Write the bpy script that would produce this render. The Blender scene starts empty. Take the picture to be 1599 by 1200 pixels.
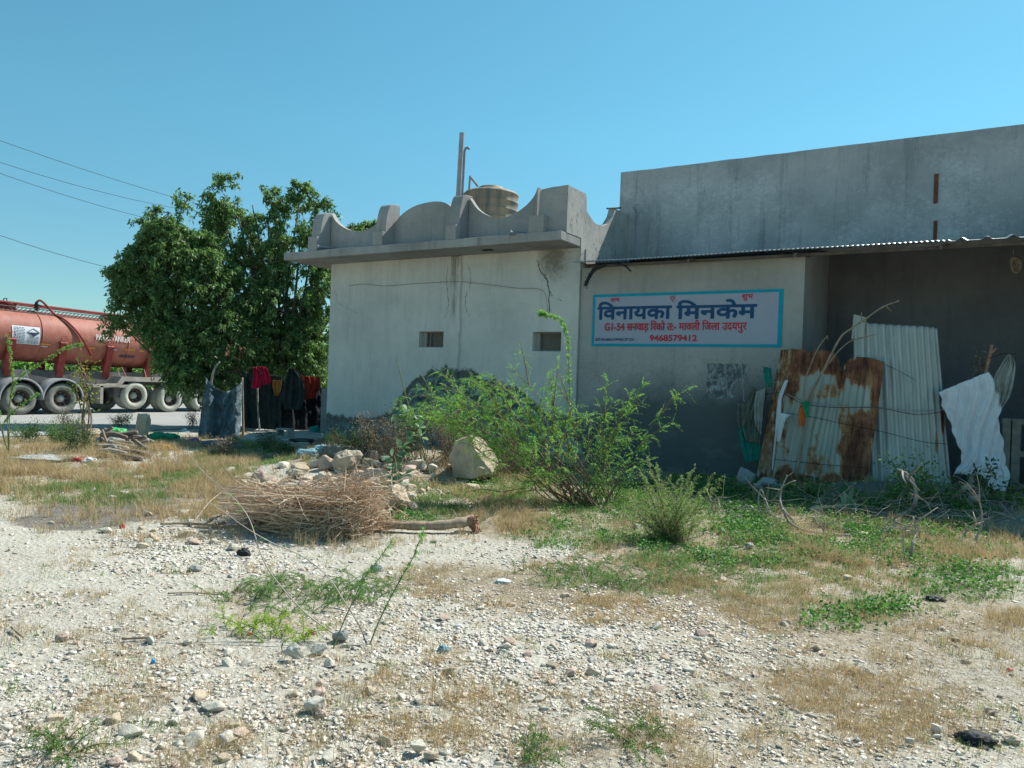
import bpy, bmesh, math, random
import numpy as np
from mathutils import Vector, Matrix, noise as mnoise

random.seed(7); rng = np.random.default_rng(11)
scene = bpy.context.scene
COL = scene.collection
R_ = math.radians

# ------------------------------------------------------------------ camera, sky, sun, exposure
FPX = 1200.0; EYE = 1.6
PITCH = R_(-0.24); ROLL = R_(1.99); YAW = R_(90 - 58.6)
cp, sp, cr, sr = math.cos(PITCH), math.sin(PITCH), math.cos(ROLL), math.sin(ROLL)
_f0 = np.array([-math.sin(YAW), math.cos(YAW), 0]); _rt = np.array([math.cos(YAW), math.sin(YAW), 0]); _up = np.array([0, 0, 1.])
FWD = cp * _f0 + sp * _up; _dn = sp * _f0 - cp * _up
RGT = cr * _rt - sr * _dn; DWN = cr * _dn + sr * _rt
CAM = np.array([0, 0, EYE])

cam = bpy.data.cameras.new("camera"); camo = bpy.data.objects.new("camera", cam); COL.objects.link(camo)
cam.sensor_width = 36; cam.lens = FPX / 1599 * 36; cam.clip_start = 0.05; cam.clip_end = 3000
m = Matrix(((RGT[0], -DWN[0], -FWD[0], 0), (RGT[1], -DWN[1], -FWD[1], 0), (RGT[2], -DWN[2], -FWD[2], EYE), (0, 0, 0, 1)))
camo.matrix_world = m; scene.camera = camo

SUN_AZ = R_(20); SUN_EL = R_(50)          # azimuth from +Y towards +X
world = bpy.data.worlds.new("World"); scene.world = world; world.use_nodes = True
wn = world.node_tree; bg = wn.nodes['Background']
sky = wn.nodes.new('ShaderNodeTexSky'); sky.sky_type = 'NISHITA'; sky.sun_disc = False
sky.sun_elevation = SUN_EL; sky.sun_rotation = SUN_AZ
sky.air_density = 1.0; sky.dust_density = 0.25; sky.ozone_density = 2.2; sky.altitude = 400
hsv = wn.nodes.new('ShaderNodeMix'); hsv.data_type = 'RGBA'; hsv.blend_type = 'MULTIPLY'; hsv.inputs[0].default_value = 1
hsv.inputs[7].default_value = (0.52, 1.0, 0.87, 1)
gm = wn.nodes.new('ShaderNodeGamma'); gm.inputs[1].default_value = 1.0
wn.links.new(sky.outputs[0], gm.inputs[0]); wn.links.new(gm.outputs[0], hsv.inputs[6]); stc = wn.nodes.new('ShaderNodeTexCoord'); ssp = wn.nodes.new('ShaderNodeSeparateXYZ'); srm = wn.nodes.new('ShaderNodeValToRGB'); smx = wn.nodes.new('ShaderNodeMix')
se = srm.color_ramp.elements; se.new(.5); se.new(.6)          # dusty air: the sky pales towards grey-blue low down
for e_, (p_, c_) in zip(se, [(0.0, (.86, .62, .70)), (.12, (.88, .70, .77)), (.30, (.97, .93, .95)), (.48, (1, 1, 1))]): e_.position = p_; e_.color = (*c_, 1)
smx.data_type = 'RGBA'; smx.blend_type = 'MULTIPLY'; smx.inputs[0].default_value = 1
wn.links.new(stc.outputs['Generated'], ssp.inputs[0]); wn.links.new(ssp.outputs[2], srm.inputs[0]); wn.links.new(hsv.outputs[2], smx.inputs[6]); wn.links.new(srm.outputs[0], smx.inputs[7]); wn.links.new(smx.outputs[2], bg.inputs[0])
bg.inputs[1].default_value = 0.096
sl = bpy.data.lights.new("sun", 'SUN'); sl.energy = 4.2; sl.angle = R_(0.5); sl.color = (1.0, 0.975, 0.905)
so = bpy.data.objects.new("sun", sl); COL.objects.link(so)
sdir = Vector((math.sin(SUN_AZ) * math.cos(SUN_EL), math.cos(SUN_AZ) * math.cos(SUN_EL), math.sin(SUN_EL)))
so.rotation_euler = (-sdir).to_track_quat('-Z', 'Y').to_euler()
scene.view_settings.view_transform = 'Standard'; scene.view_settings.look = 'None'
scene.view_settings.exposure = 0.84; scene.view_settings.gamma = 1

# ------------------------------------------------------------------ pixel helpers: a pixel of the 1599x1200 photo into a place
def ray(x, y): return FWD + RGT * ((x - 799.5) / FPX) + DWN * ((y - 600) / FPX)
def PY(x, y, Y): d = ray(x, y); return CAM + d * (Y / d[1])
def PX(x, y, X): d = ray(x, y); return CAM + d * (X / d[0])
def PZ(x, y, Z=0.0): d = ray(x, y); return CAM + d * ((Z - EYE) / d[2])
def PD(x, y, t): return CAM + ray(x, y) * t
def depth(p): return float((np.array(p) - CAM) @ FWD)
def to_px(P):
    v = P - CAM; z = v @ FWD
    return 799.5 + FPX * (v @ RGT) / z, 600 + FPX * (v @ DWN) / z, z

# value noise (numpy)
_perm = rng.permutation(512)
def vnoise(x, y, s=1.0, seed=0):
    x = np.asarray(x) * s + seed * 17.3; y = np.asarray(y) * s + seed * 9.1
    xi = np.floor(x).astype(int); yi = np.floor(y).astype(int); fx = x - xi; fy = y - yi
    fx = fx * fx * (3 - 2 * fx); fy = fy * fy * (3 - 2 * fy)
    def h(a, b): return _perm[(_perm[a & 511] + b) & 511] / 511.0
    return (h(xi, yi) * (1 - fx) + h(xi + 1, yi) * fx) * (1 - fy) + (h(xi, yi + 1) * (1 - fx) + h(xi + 1, yi + 1) * fx) * fy
def fbm(x, y, s=1.0, n=4, seed=0):
    v = 0; a = .5
    for k in range(n): v = v + a * vnoise(x, y, s * 2 ** k, seed + k); a *= .5
    return v

# terrain height: flat yard, low rubble mound, soil bank before the metal sheets
_mc = [(PZ(625, 735), 1.2, .34), (PZ(760, 735), 1.2, .15), (PZ(520, 738), .8, .20), (PZ(430, 745), .9, .12), (PZ(1370, 790), 1.5, .22), (PZ(1500, 800), 1.4, .18),
       (PZ(180, 710), 1.3, .12), (PZ(900, 760), 1.2, .10)]
def gz(x, y):
    h = (fbm(x, y, .9, 3, 3) - .45) * .06 + (fbm(x, y, 5, 2, 8) - .4) * .018
    for c, r, a in _mc: h = h + a * np.exp(-((x - c[0]) ** 2 + (y - c[1]) ** 2) / (r * r))
    far = np.clip((np.asarray(x) + 18) / 3, 0, 1)      # dead flat by the road
    return h * far
def G(px, py):
    d = ray(px, py); T = np.arange(1.5, 60, .04); Q = CAM[None] + d[None] * T[:, None]
    k = np.argmax(Q[:, 2] < gz(Q[:, 0], Q[:, 1])); a, b = (T[k - 1], T[k]) if k else (59., 60.)
    for _ in range(12):
        c = (a + b) / 2; q = CAM + d * c
        if q[2] < float(gz(q[0], q[1])): b = c
        else: a = c
    return CAM + d * b
def onG(p, dz=0.0): return np.array([p[0], p[1], float(gz(p[0], p[1])) + dz])

# ------------------------------------------------------------------ object helpers
def tag(o, label=None, cat=None, group=None, kind=None):
    if label: o['label'] = label
    if cat: o['category'] = cat
    if group: o['group'] = group
    if kind: o['kind'] = kind
    return o
def thing(name, label, cat, loc=(0, 0, 0), group=None):
    o = bpy.data.objects.new(name, None); COL.objects.link(o); o.location = Vector([float(c) for c in loc]); o.empty_display_size = .1
    return tag(o, label, cat, group)
def link_mesh(name, me, mat, parent=None, smooth=False):
    o = bpy.data.objects.new(name, me); COL.objects.link(o)
    if mat is not None:
        for mm in (mat if isinstance(mat, (list, tuple)) else [mat]): me.materials.append(mm)
    if smooth: me.polygons.foreach_set('use_smooth', [True] * len(me.polygons))
    if parent is not None:
        o.parent = parent
        # vertices are built in world coordinates: shift into the parent's frame
        off = Vector((0, 0, 0)); p = parent
        while p is not None: off += p.location; p = p.parent
        me.transform(Matrix.Translation(-off))
    else:
        # origin at the object's base
        co = np.empty(len(me.vertices) * 3); me.vertices.foreach_get('co', co); co = co.reshape(-1, 3)
        if len(co):
            b = Vector(((co[:, 0].min() + co[:, 0].max()) / 2, (co[:, 1].min() + co[:, 1].max()) / 2, co[:, 2].min()))
            me.transform(Matrix.Translation(-b)); o.location = b
    me.update(); return o
def np_obj(name, V, F, mat, parent=None, smooth=False, attr=None, mi=None):
    """V (n,3), F (m,k) one k for all faces"""
    V = np.ascontiguousarray(V, dtype=np.float32); F = np.ascontiguousarray(F, dtype=np.int32); k = F.shape[1]
    me = bpy.data.meshes.new(name)
    me.vertices.add(len(V)); me.vertices.foreach_set('co', V.ravel())
    me.loops.add(F.size); me.loops.foreach_set('vertex_index', F.ravel())
    me.polygons.add(len(F)); me.polygons.foreach_set('loop_start', np.arange(0, F.size, k, dtype=np.int32))
    if attr:
        for an, av in attr.items():
            a = me.attributes.new(an, 'FLOAT', 'POINT'); a.data.foreach_set('value', np.ascontiguousarray(av, dtype=np.float32))
    if mi is not None: me.polygons.foreach_set('material_index', np.ascontiguousarray(mi, dtype=np.int32))
    me.update(calc_edges=True)
    return link_mesh(name, me, mat, parent, smooth)

class MB:
    def __init__(s): s.v = []; s.f = []
    def add(s, vs, fs):
        b = len(s.v); s.v.extend([tuple(float(c) for c in q) for q in vs]); s.f.extend([tuple(i + b for i in f) for f in fs]); return s
    def box(s, a, b):
        x0, y0, z0 = a; x1, y1, z1 = b
        return s.add([(x0, y0, z0), (x1, y0, z0), (x1, y1, z0), (x0, y1, z0), (x0, y0, z1), (x1, y0, z1), (x1, y1, z1), (x0, y1, z1)],
                     [(0, 3, 2, 1), (4, 5, 6, 7), (0, 1, 5, 4), (1, 2, 6, 5), (2, 3, 7, 6), (3, 0, 4, 7)])
    def beam(s, p, q, w, h):     # box along p->q
        p = Vector(p); q = Vector(q); d = (q - p).normalized(); sd = d.cross(Vector((0, 0, 1)))
        if sd.length < 1e-3: sd = Vector((1, 0, 0))
        sd = sd.normalized() * w / 2; u = sd.cross(d).normalized() * h / 2
        vs = [p - sd - u, p + sd - u, p + sd + u, p - sd + u, q - sd - u, q + sd - u, q + sd + u, q - sd + u]
        return s.add(vs, [(0, 3, 2, 1), (4, 5, 6, 7), (0, 1, 5, 4), (1, 2, 6, 5), (2, 3, 7, 6), (3, 0, 4, 7)])
    def tube(s, pts, r, n=6, cap=True):
        pts = [Vector([float(c) for c in p]) for p in pts]; m_ = len(pts)
        rs = [r] * m_ if isinstance(r, (int, float)) else list(r)
        t = [(pts[min(i + 1, m_ - 1)] - pts[max(i - 1, 0)]).normalized() for i in range(m_)]
        a = t[0].orthogonal().normalized(); vs = []
        for i in range(m_):
            a = (a - t[i] * a.dot(t[i]));
            if a.length < 1e-6: a = t[i].orthogonal()
            a.normalize(); b = t[i].cross(a)
            for k in range(n):
                an = 2 * math.pi * k / n; vs.append(pts[i] + (a * math.cos(an) + b * math.sin(an)) * rs[i])
        fs = [(i * n + k, i * n + (k + 1) % n, (i + 1) * n + (k + 1) % n, (i + 1) * n + k) for i in range(m_ - 1) for k in range(n)]
        if cap: fs += [tuple(range(n - 1, -1, -1)), tuple((m_ - 1) * n + k for k in range(n))]
        return s.add(vs, fs)
    def lathe(s, prof, c, axis=(0, 0, 1), n=32, cap=True):   # prof [(r,h)]
        ax = Vector(axis).normalized(); a = ax.orthogonal().normalized(); b = ax.cross(a); c = Vector([float(q) for q in c]); vs = []
        for r, h in prof:
            for k in range(n):
                an = 2 * math.pi * k / n; vs.append(c + ax * h + (a * math.cos(an) + b * math.sin(an)) * r)
        fs = [(i * n + k, i * n + (k + 1) % n, (i + 1) * n + (k + 1) % n, (i + 1) * n + k) for i in range(len(prof) - 1) for k in range(n)]
        if cap: fs += [tuple(range(n - 1, -1, -1)), tuple((len(prof) - 1) * n + k for k in range(n))]
        return s.add(vs, fs)
    def prism(s, poly, d):       # closed 3D polygon extruded along vector d
        n = len(poly); d = np.array(d, float); vs = [np.array(p, float) for p in poly]; vs += [v + d for v in vs]
        return s.add(vs, [tuple(range(n - 1, -1, -1)), tuple(range(n, 2 * n))] + [(k, (k + 1) % n, n + (k + 1) % n, n + k) for k in range(n)])
    def build(s, name, mat, parent=None, smooth=False, fix=True):
        me = bpy.data.meshes.new(name); me.from_pydata(s.v, [], s.f)
        if fix:
            bm = bmesh.new(); bm.from_mesh(me); bmesh.ops.recalc_face_normals(bm, faces=bm.faces); bm.to_mesh(me); bm.free()
        return link_mesh(name, me, mat, parent, smooth)
def bevel(o, w=.01, seg=2):
    b = o.modifiers.new('bevel', 'BEVEL'); b.width = w; b.segments = seg; b.limit_method = 'ANGLE'; b.angle_limit = R_(40); return o
def solid(o, t=.003):
    b = o.modifiers.new('solid', 'SOLIDIFY'); b.thickness = t; b.offset = 0; return o
def curve(pts, n=8):
    """catmull-rom through points"""
    P = [np.array(p, float) for p in pts]
    if len(P) < 3: return [P[0] + (P[-1] - P[0]) * k / n for k in range(n + 1)]
    P = [2 * P[0] - P[1]] + P + [2 * P[-1] - P[-2]]; out = []
    for i in range(1, len(P) - 2):
        for k in range(n):
            t = k / n; a, b, c, d = P[i - 1], P[i], P[i + 1], P[i + 2]
            out.append(.5 * ((2 * b) + (c - a) * t + (2 * a - 5 * b + 4 * c - d) * t * t + (3 * b - a - 3 * c + d) * t ** 3))
    out.append(P[-2]); return out

# ------------------------------------------------------------------ materials
class MT:
    def __init__(s, name, rough=.85, spec=.3, metal=0.0):
        s.m = bpy.data.materials.new(name); s.m.use_nodes = True; s.t = s.m.node_tree; s.p = s.t.nodes['Principled BSDF']
        s.p.inputs['Roughness'].default_value = rough; s.p.inputs['Specular IOR Level'].default_value = spec; s.p.inputs['Metallic'].default_value = metal
        s.tc = s.t.nodes.new('ShaderNodeTexCoord'); s.geo = s.t.nodes.new('ShaderNodeNewGeometry')
    def n(s, typ): return s.t.nodes.new(typ)
    def l(s, a, b): s.t.links.new(a, b)
    def pos(s): return s.geo.outputs['Position']
    def noise(s, scale, det=4, rough=.6, vec=None, stretch=None, dist=0.0):
        v = vec or s.pos()
        if stretch:
            mp = s.n('ShaderNodeMapping'); mp.inputs['Scale'].default_value = stretch; s.l(v, mp.inputs[0]); v = mp.outputs[0]
        k = s.n('ShaderNodeTexNoise'); k.inputs['Scale'].default_value = scale; k.inputs['Detail'].default_value = det
        k.inputs['Roughness'].default_value = rough; k.inputs['Distortion'].default_value = dist; s.l(v, k.inputs[0]); return k.outputs[0]
    def voro(s, scale, out='Distance', vec=None):
        k = s.n('ShaderNodeTexVoronoi'); k.inputs['Scale'].default_value = scale; s.l(vec or s.pos(), k.inputs[0]); return k.outputs[out]
    def ramp(s, fac, stops):
        r = s.n('ShaderNodeValToRGB'); e = r.color_ramp.elements
        while len(e) < len(stops): e.new(.5)
        for el, (p_, c) in zip(e, stops):
            el.position = p_; el.color = (c, c, c, 1) if isinstance(c, (int, float)) else (*c, 1)
        s.l(fac, r.inputs[0]); return r.outputs[0]
    def mix(s, fac, a, b, mode='MIX'):
        k = s.n('ShaderNodeMix'); k.data_type = 'RGBA'; k.blend_type = mode
        for v, i in ((fac, 0), (a, 6), (b, 7)):
            if isinstance(v, (int, float)): k.inputs[i].default_value = v
            elif isinstance(v, tuple): k.inputs[i].default_value = (*v, 1)
            else: s.l(v, k.inputs[i])
        return k.outputs[2]
    def math(s, op, a, b=None, clamp=False):
        k = s.n('ShaderNodeMath'); k.operation = op; k.use_clamp = clamp
        for v, i in ((a, 0), (b, 1)):
            if v is None: continue
            if isinstance(v, (int, float)): k.inputs[i].default_value = v
            else: s.l(v, k.inputs[i])
        return k.outputs[0]
    def attr(s, name):
        k = s.n('ShaderNodeAttribute'); k.attribute_name = name; return k.outputs['Fac']
    def xyz(s, vec=None):
        k = s.n('ShaderNodeSeparateXYZ'); s.l(vec or s.pos(), k.inputs[0]); return k.outputs
    def rnd(s): return s.geo.outputs['Random Per Island']
    def col(s, c):
        if isinstance(c, tuple): s.p.inputs['Base Color'].default_value = (*c, 1)
        else: s.l(c, s.p.inputs['Base Color'])
        return s
    def bump(s, h, strength=.4, dist=.02):
        b = s.n('ShaderNodeBump'); b.inputs['Strength'].default_value = strength; b.inputs['Distance'].default_value = dist
        s.l(h, b.inputs['Height']); s.l(b.outputs[0], s.p.inputs['Normal']); return s
    def transl(s, c, fac=.3):
        tr = s.n('ShaderNodeBsdfTranslucent'); mx = s.n('ShaderNodeMixShader'); mx.inputs[0].default_value = fac
        if isinstance(c, tuple): tr.inputs[0].default_value = (*c, 1)
        else: s.l(c, tr.inputs[0])
        out = s.t.nodes['Material Output']; s.l(s.p.outputs[0], mx.inputs[1]); s.l(tr.outputs[0], mx.inputs[2]); s.l(mx.outputs[0], out.inputs[0]); return s

def simple(name, c, rough=.8, var=.25, scale=8, spec=.3, metal=0.0, bump=.0, stretch=None):
    t = MT(name, rough, spec, metal); c2 = tuple(x * (1 - var) for x in c); c3 = tuple(min(1, x * (1 + var)) for x in c)
    nz = t.noise(scale, 5, .65, stretch=stretch); t.col(t.ramp(nz, [(.3, c2), (.7, c3)]))
    if bump: t.bump(nz, bump, .01)
    return t.m
def leafmat(name, cols, transl=.35, rough=.55, tm=(1.15, 1.3, .75)):
    t = MT(name, rough, .35); c = t.ramp(t.rnd(), [(i / (len(cols) - 1), cc) for i, cc in enumerate(cols)]); t.col(c)
    t.transl(t.mix(1.0, c, tm, 'MULTIPLY'), transl); return t.m
M = {}
def plaster(name, base, light, dark, kind):
    t = MT(name, .9, .2); x, y, z = t.xyz()
    big = t.noise(.7, 5, .6); fine = t.noise(9, 8, .72); streak = t.noise(1.0, 5, .65, stretch=(5, 5, .5))
    c = t.ramp(big, [(.3, dark), (.5, base), (.72, light)])
    c = t.mix(t.math('MULTIPLY', t.ramp(streak, [(.45, 0.0), (.75, 1.0)]), .35), c, dark)
    c = t.mix(t.math('MULTIPLY', t.ramp(fine, [(.52, 0.0), (.68, 1.0)]), .4), c, light); c = t.mix(t.math('MULTIPLY', t.ramp(t.noise(3.3, 8, .75), [(.52, 0.0), (.66, 1.0)]), .4), c, dark)
    mould = t.ramp(t.noise(1.3, 8, .78, stretch=(3.2, 3.2, .28), dist=.4), [(.53, 0.0), (.68, 1.0)])
    spots = t.ramp(t.noise(7, 9, .85), [(.60, 0.0), (.68, 1.0)])
    c = t.mix(t.math('MULTIPLY', mould, .55 if kind in ('par', 'hall') else .22), c, tuple(d * .42 for d in dark))
    c = t.mix(t.math('MULTIPLY', spots, .5), c, tuple(d * .5 for d in dark))
    n2 = t.noise(2.2, 7, .7)
    n3 = t.noise(5.5, 8, .75)
    h = fine
    if kind == 'front':        # damp and flaking foot of the wall: outline height by position along the wall
        xr = t.math('DIVIDE', t.math('ADD', x, 13.8), 6.9)        # 0 at the left corner, 1 at the right
        hr = t.ramp(xr, [(0, .21), (.24, .21), (.30, .26), (.34, .42), (.42, .58), (.50, .66), (.62, .60), (.80, .50), (.92, .30)])
        hz = t.math('MULTIPLY', hr, 2.9)
        hz = t.math('ADD', hz, t.math('MULTIPLY', t.math('SUBTRACT', n2, .5), .85))
        damp = t.ramp(t.math('ADD', t.math('MULTIPLY', t.math('SUBTRACT', hz, z), 14.0), .5), [(0, 0.0), (1, 1.0)])
        flake = t.ramp(n3, [(.47, 0.0), (.53, 1.0)])
        inner = t.ramp(t.math('MULTIPLY', t.math('SUBTRACT', hz, z), 2.2), [(.22, 0.0), (.6, 1.0)])
        dc = t.mix(t.math('MULTIPLY', flake, inner), (.12, .125, .11), (.22, .30, .32))
        dc = t.mix(t.math('MULTIPLY', t.ramp(t.noise(3.1, 6, .7), [(.5, 0.0), (.62, 1.0)]), inner), dc, (.05, .075, .08))
        c = t.mix(damp, c, dc)
        # rusty drip by the pilaster and stain at the top right corner
        s1 = t.math('SUBTRACT', 1.0, t.math('MULTIPLY', t.math('ABSOLUTE', t.math('ADD', x, 10.0)), 2.4), True)
        s1 = t.math('MULTIPLY', s1, t.ramp(t.math('DIVIDE', z, 4.4), [(.3, .25), (.75, .8), (1, 1.0)]))
        st = t.ramp(t.math('MULTIPLY', s1, t.noise(5, 8, .8, stretch=(3, 3, .35), dist=.8)), [(.30, 0.0), (.50, 1.0)])
        c = t.mix(t.math('MULTIPLY', st, .85), c, (.15, .12, .09))
        dx = t.math('ADD', x, 7.55); dz = t.math('SUBTRACT', z, 4.15)
        s2 = t.math('SUBTRACT', 1.0, t.math('SQRT', t.math('ADD', t.math('POWER', t.math('MULTIPLY', dx, 1.25), 2.0), t.math('POWER', t.math('MULTIPLY', dz, 1.0), 2.0))), True)
        st2 = t.ramp(t.math('MULTIPLY', s2, t.noise(5.0, 9, .8, dist=2.5)), [(.22, 0.0), (.42, 1.0)])
        c = t.mix(t.math('MULTIPLY', st2, .75), c, (.13, .11, .085))
        h = t.math('SUBTRACT', fine, t.math('MULTIPLY', damp, .6))
    if kind == 'sign':
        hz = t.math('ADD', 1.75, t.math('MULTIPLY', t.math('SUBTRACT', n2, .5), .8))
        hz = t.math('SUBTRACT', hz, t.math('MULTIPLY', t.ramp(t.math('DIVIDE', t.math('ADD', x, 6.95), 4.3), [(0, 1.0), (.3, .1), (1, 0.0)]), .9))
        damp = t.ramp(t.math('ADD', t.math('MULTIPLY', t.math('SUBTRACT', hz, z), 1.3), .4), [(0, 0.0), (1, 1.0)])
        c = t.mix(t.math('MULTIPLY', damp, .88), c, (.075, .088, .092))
        scr = t.ramp(t.noise(3.5, 3, .5, stretch=(1, 1, 1), dist=4.0), [(.485, 0.0), (.5, 1.0), (.515, 0.0)])
        band = t.ramp(t.math('DIVIDE', z, 3.0), [(.4, 0.0), (.5, 1.0), (.7, 1.0), (.78, 0.0)])
        c = t.mix(t.math('MULTIPLY', t.math('MULTIPLY', scr, band), .55), c, (.03, .035, .035))
        sm = t.ramp(t.noise(1.1, 4, .6, stretch=(1, 1, 2.2)), [(.56, 0.0), (.66, 1.0)])
        low = t.ramp(t.math('DIVIDE', z, 3.0), [(.1, .9), (.35, .2), (.5, 0.0)])
        c = t.mix(t.math('MULTIPLY', t.math('MULTIPLY', sm, low), .6), c, (.17, .19, .18))
    if kind == 'hall':
        blot = t.ramp(t.math('ADD', t.math('MULTIPLY', t.noise(15, 9, .85, stretch=(1, 1, 1.3)), .62), t.math('MULTIPLY', t.noise(.9, 5, .65), .45)), [(.53, 0.0), (.66, 1.0)])
        topf = t.ramp(t.math('DIVIDE', z, 7.0), [(.60, 0.0), (.63, 1.0), (.85, .75), (.93, .1)])
        c = t.mix(t.math('MULTIPLY', t.math('MULTIPLY', blot, topf), .85), c, (.58, .61, .62))
        sk = t.ramp(t.noise(1.6, 5, .7, stretch=(4, 4, .12)), [(.58, 0.0), (.72, 1.0)])
        c = t.mix(t.math('MULTIPLY', sk, .4), c, (.15, .165, .17))
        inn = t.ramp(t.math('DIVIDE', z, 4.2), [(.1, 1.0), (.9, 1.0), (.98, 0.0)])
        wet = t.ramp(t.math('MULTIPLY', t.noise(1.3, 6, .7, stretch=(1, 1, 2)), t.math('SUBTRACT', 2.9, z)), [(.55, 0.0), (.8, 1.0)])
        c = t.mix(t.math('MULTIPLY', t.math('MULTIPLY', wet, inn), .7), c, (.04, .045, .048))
    t.col(c); t.bump(t.math('ADD', h, t.math('MULTIPLY', big, .5)), .35, .015); return t.m
M['front'] = plaster('plaster_front', (.57, .575, .54), (.66, .655, .61), (.47, .48, .455), 'front')
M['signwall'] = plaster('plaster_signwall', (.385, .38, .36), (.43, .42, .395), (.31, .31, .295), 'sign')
M['hall'] = plaster('plaster_hall', (.37, .385, .39), (.46, .465, .46), (.28, .295, .30), 'hall')
M['recess'] = plaster('plaster_recess_shade', (.155, .16, .165), (.19, .195, .20), (.12, .125, .13), 'rec')  # hall plaster in a darker tone, recess shade put into the colour
M['parapet'] = plaster('plaster_parapet', (.33, .32, .31), (.42, .41, .39), (.24, .235, .225), 'par')
t = MT('plaster_side', .9, .2); f_ = t.noise(6, 8, .75); cr_ = t.ramp(t.noise(5, 6, .7, stretch=(1, 2.5, .8), dist=1.2), [(.40, 0.0), (.44, 1.0)])
c = t.ramp(t.noise(1.5, 5), [(.3, (.30, .30, .28)), (.7, (.42, .41, .38))]); c = t.mix(t.math('MULTIPLY', t.math('SUBTRACT', 1.0, cr_), .6), c, (.13, .12, .11)); t.col(c)
t.bump(t.math('ADD', f_, cr_), .5, .02); M['side'] = t.m
M['concrete'] = simple('concrete', (.33, .33, .30), .9, .3, 3, bump=.4)
M['dark'] = simple('dark_inside', (.03, .03, .032), .9)
M['mesh'] = simple('window_board', (.13, .12, .10), .8, .2, 20)
M['frame'] = simple('window_frame', (.20, .20, .18), .7)
M['pipe'] = simple('grey_pipe', (.30, .31, .32), .45, .2, 6)
M['pipe_dark'] = simple('dark_pipe', (.20, .23, .26), .5, .2, 6)
t = MT('water_tank_plastic', .7); x, y, z = t.xyz(); c = t.ramp(t.noise(1.2, 5, .7, stretch=(2, 2, .35)), [(.4, (.12, .13, .12)), (.5, (.24, .19, .135)), (.7, (.36, .29, .20))]); t.col(c); M['tank_plastic'] = t.m
def metal_sheet(name, base, white=False):
    t = MT(name, .55, .4, .25); base2 = tuple(b * .72 for b in base)
    c = t.ramp(t.noise(1.6, 5, .6, stretch=(6, 6, .6)), [(.3, base2), (.7, base)])
    r = t.attr('rust'); n_ = t.noise(6, 8, .75); n4 = t.noise(3, 6, .7, stretch=(4, 4, .5))
    e = t.math('ADD', r, t.math('MULTIPLY', t.math('SUBTRACT', t.math('ADD', t.math('MULTIPLY', n_, .5), t.math('MULTIPLY', n4, .5)), .5), 2.3))
    rc = t.ramp(t.math('ADD', t.math('MULTIPLY', t.noise(5, 8, .8, stretch=(2.4, 2.4, .35)), .6), t.math('MULTIPLY', t.noise(2.3, 6, .7), .4)), [(.40, (.045, .022, .016)), (.47, (.125, .048, .028)), (.53, (.215, .088, .045)), (.62, (.33, .17, .10))])
    edge = t.ramp(e, [(.34, 0.0), (.52, 1.0)]); full = t.ramp(e, [(.44, 0.0), (.66, 1.0)])
    c = t.mix(edge, c, (.38, .22, .10)); c = t.mix(full, c, rc); t.col(c)
    t.l(t.ramp(e, [(.42, .5), (.55, .95)]), t.p.inputs['Roughness'])
    t.l(t.ramp(e, [(.42, .3), (.5, 0.0)]), t.p.inputs['Metallic']); t.bump(n_, .3, .004); return t.m
M['sheet'] = metal_sheet('galvanised_sheet', (.38, .40, .355))
M['sheet_tall'] = metal_sheet('galvanised_sheet_tall', (.44, .47, .445))
M['tin'] = simple('roof_tin', (.45, .46, .47), .4, .25, 3, .5, .5)
M['board'] = simple('sign_paint_white', (.36, .385, .47), .7, .05, 2)
M['cyan'] = simple('sign_paint_cyan', (.0, .30, .42), .7, .1, 6)
M['blue'] = simple('sign_paint_blue', (.008, .065, .17), .6, .15, 6)
M['red'] = simple('sign_paint_red', (.50, .03, .05), .6, .2, 25)
t = MT('peeling_paper', .9); c = t.ramp(t.noise(9, 8, .8, stretch=(1, 1, .7), dist=.8), [(.46, (.10, .11, .115)), (.56, (.33, .36, .37))]); t.col(c); M['paper'] = t.m
def cloth(name, c, var=.12, tr=.0, rough=.85):
    t = MT(name, rough, .2); cc = t.ramp(t.noise(5, 5), [(.3, tuple(x * (1 - var) for x in c)), (.7, tuple(min(1, x * (1 + var)) for x in c))]); t.col(cc)
    t.bump(t.math('ADD', t.noise(5, 4, .6, dist=2.5), t.math('MULTIPLY', t.noise(22, 4, .5, dist=2.0), .3)), .6, .05)
    if tr: t.transl(cc, tr)
    return t.m
M['cl_white'] = cloth('white_cloth', (.78, .80, .84), .06, .15)
M['cl_grey'] = cloth('grey_tarp_cloth', (.33, .34, .32), .3)
M['cl_dark'] = cloth('dark_net_cloth', (.022, .034, .034), .4)
M['cl_olive'] = cloth('olive_sack_cloth', (.15, .165, .14), .3)
M['cl_teal'] = cloth('teal_net_cloth', (.02, .22, .18), .3)
M['cl_red'] = cloth('crimson_cloth', (.50, .015, .06), .2, .2)
M['cl_brick'] = cloth('brick_red_cloth', (.30, .035, .02), .3, .1)
M['cl_ochre'] = cloth('ochre_cloth', (.28, .15, .04), .3)
M['cl_blk'] = cloth('black_cloth', (.012, .016, .018), .3)
M['cl_green'] = cloth('green_sack', (.01, .30, .14), .25, .15, .5)
M['cl_lgreen'] = cloth('light_green_bag', (.10, .55, .18), .25, .2, .5)
M['cl_orange'] = cloth('orange_cloth', (.62, .14, .04), .2)
M['cl_blue'] = cloth('pale_blue_plastic', (.20, .36, .42), .3, .1, .5)
M['cl_lilac'] = cloth('lilac_plastic', (.35, .32, .50), .3, .1, .5)
M['cl_purple'] = cloth('purple_cloth', (.22, .08, .28), .3)
t = MT('grey_blue_tarp', .5, .4); nz = t.noise(2.5, 8, .75, stretch=(1, 1, .5), dist=.8); c = t.ramp(nz, [(.32, (.05, .09, .11)), (.5, (.13, .20, .235)), (.68, (.34, .41, .44))]); t.col(c); t.bump(t.noise(5, 6, .7, dist=2.5), 1.0, .10); M['tarp'] = t.m
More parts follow.
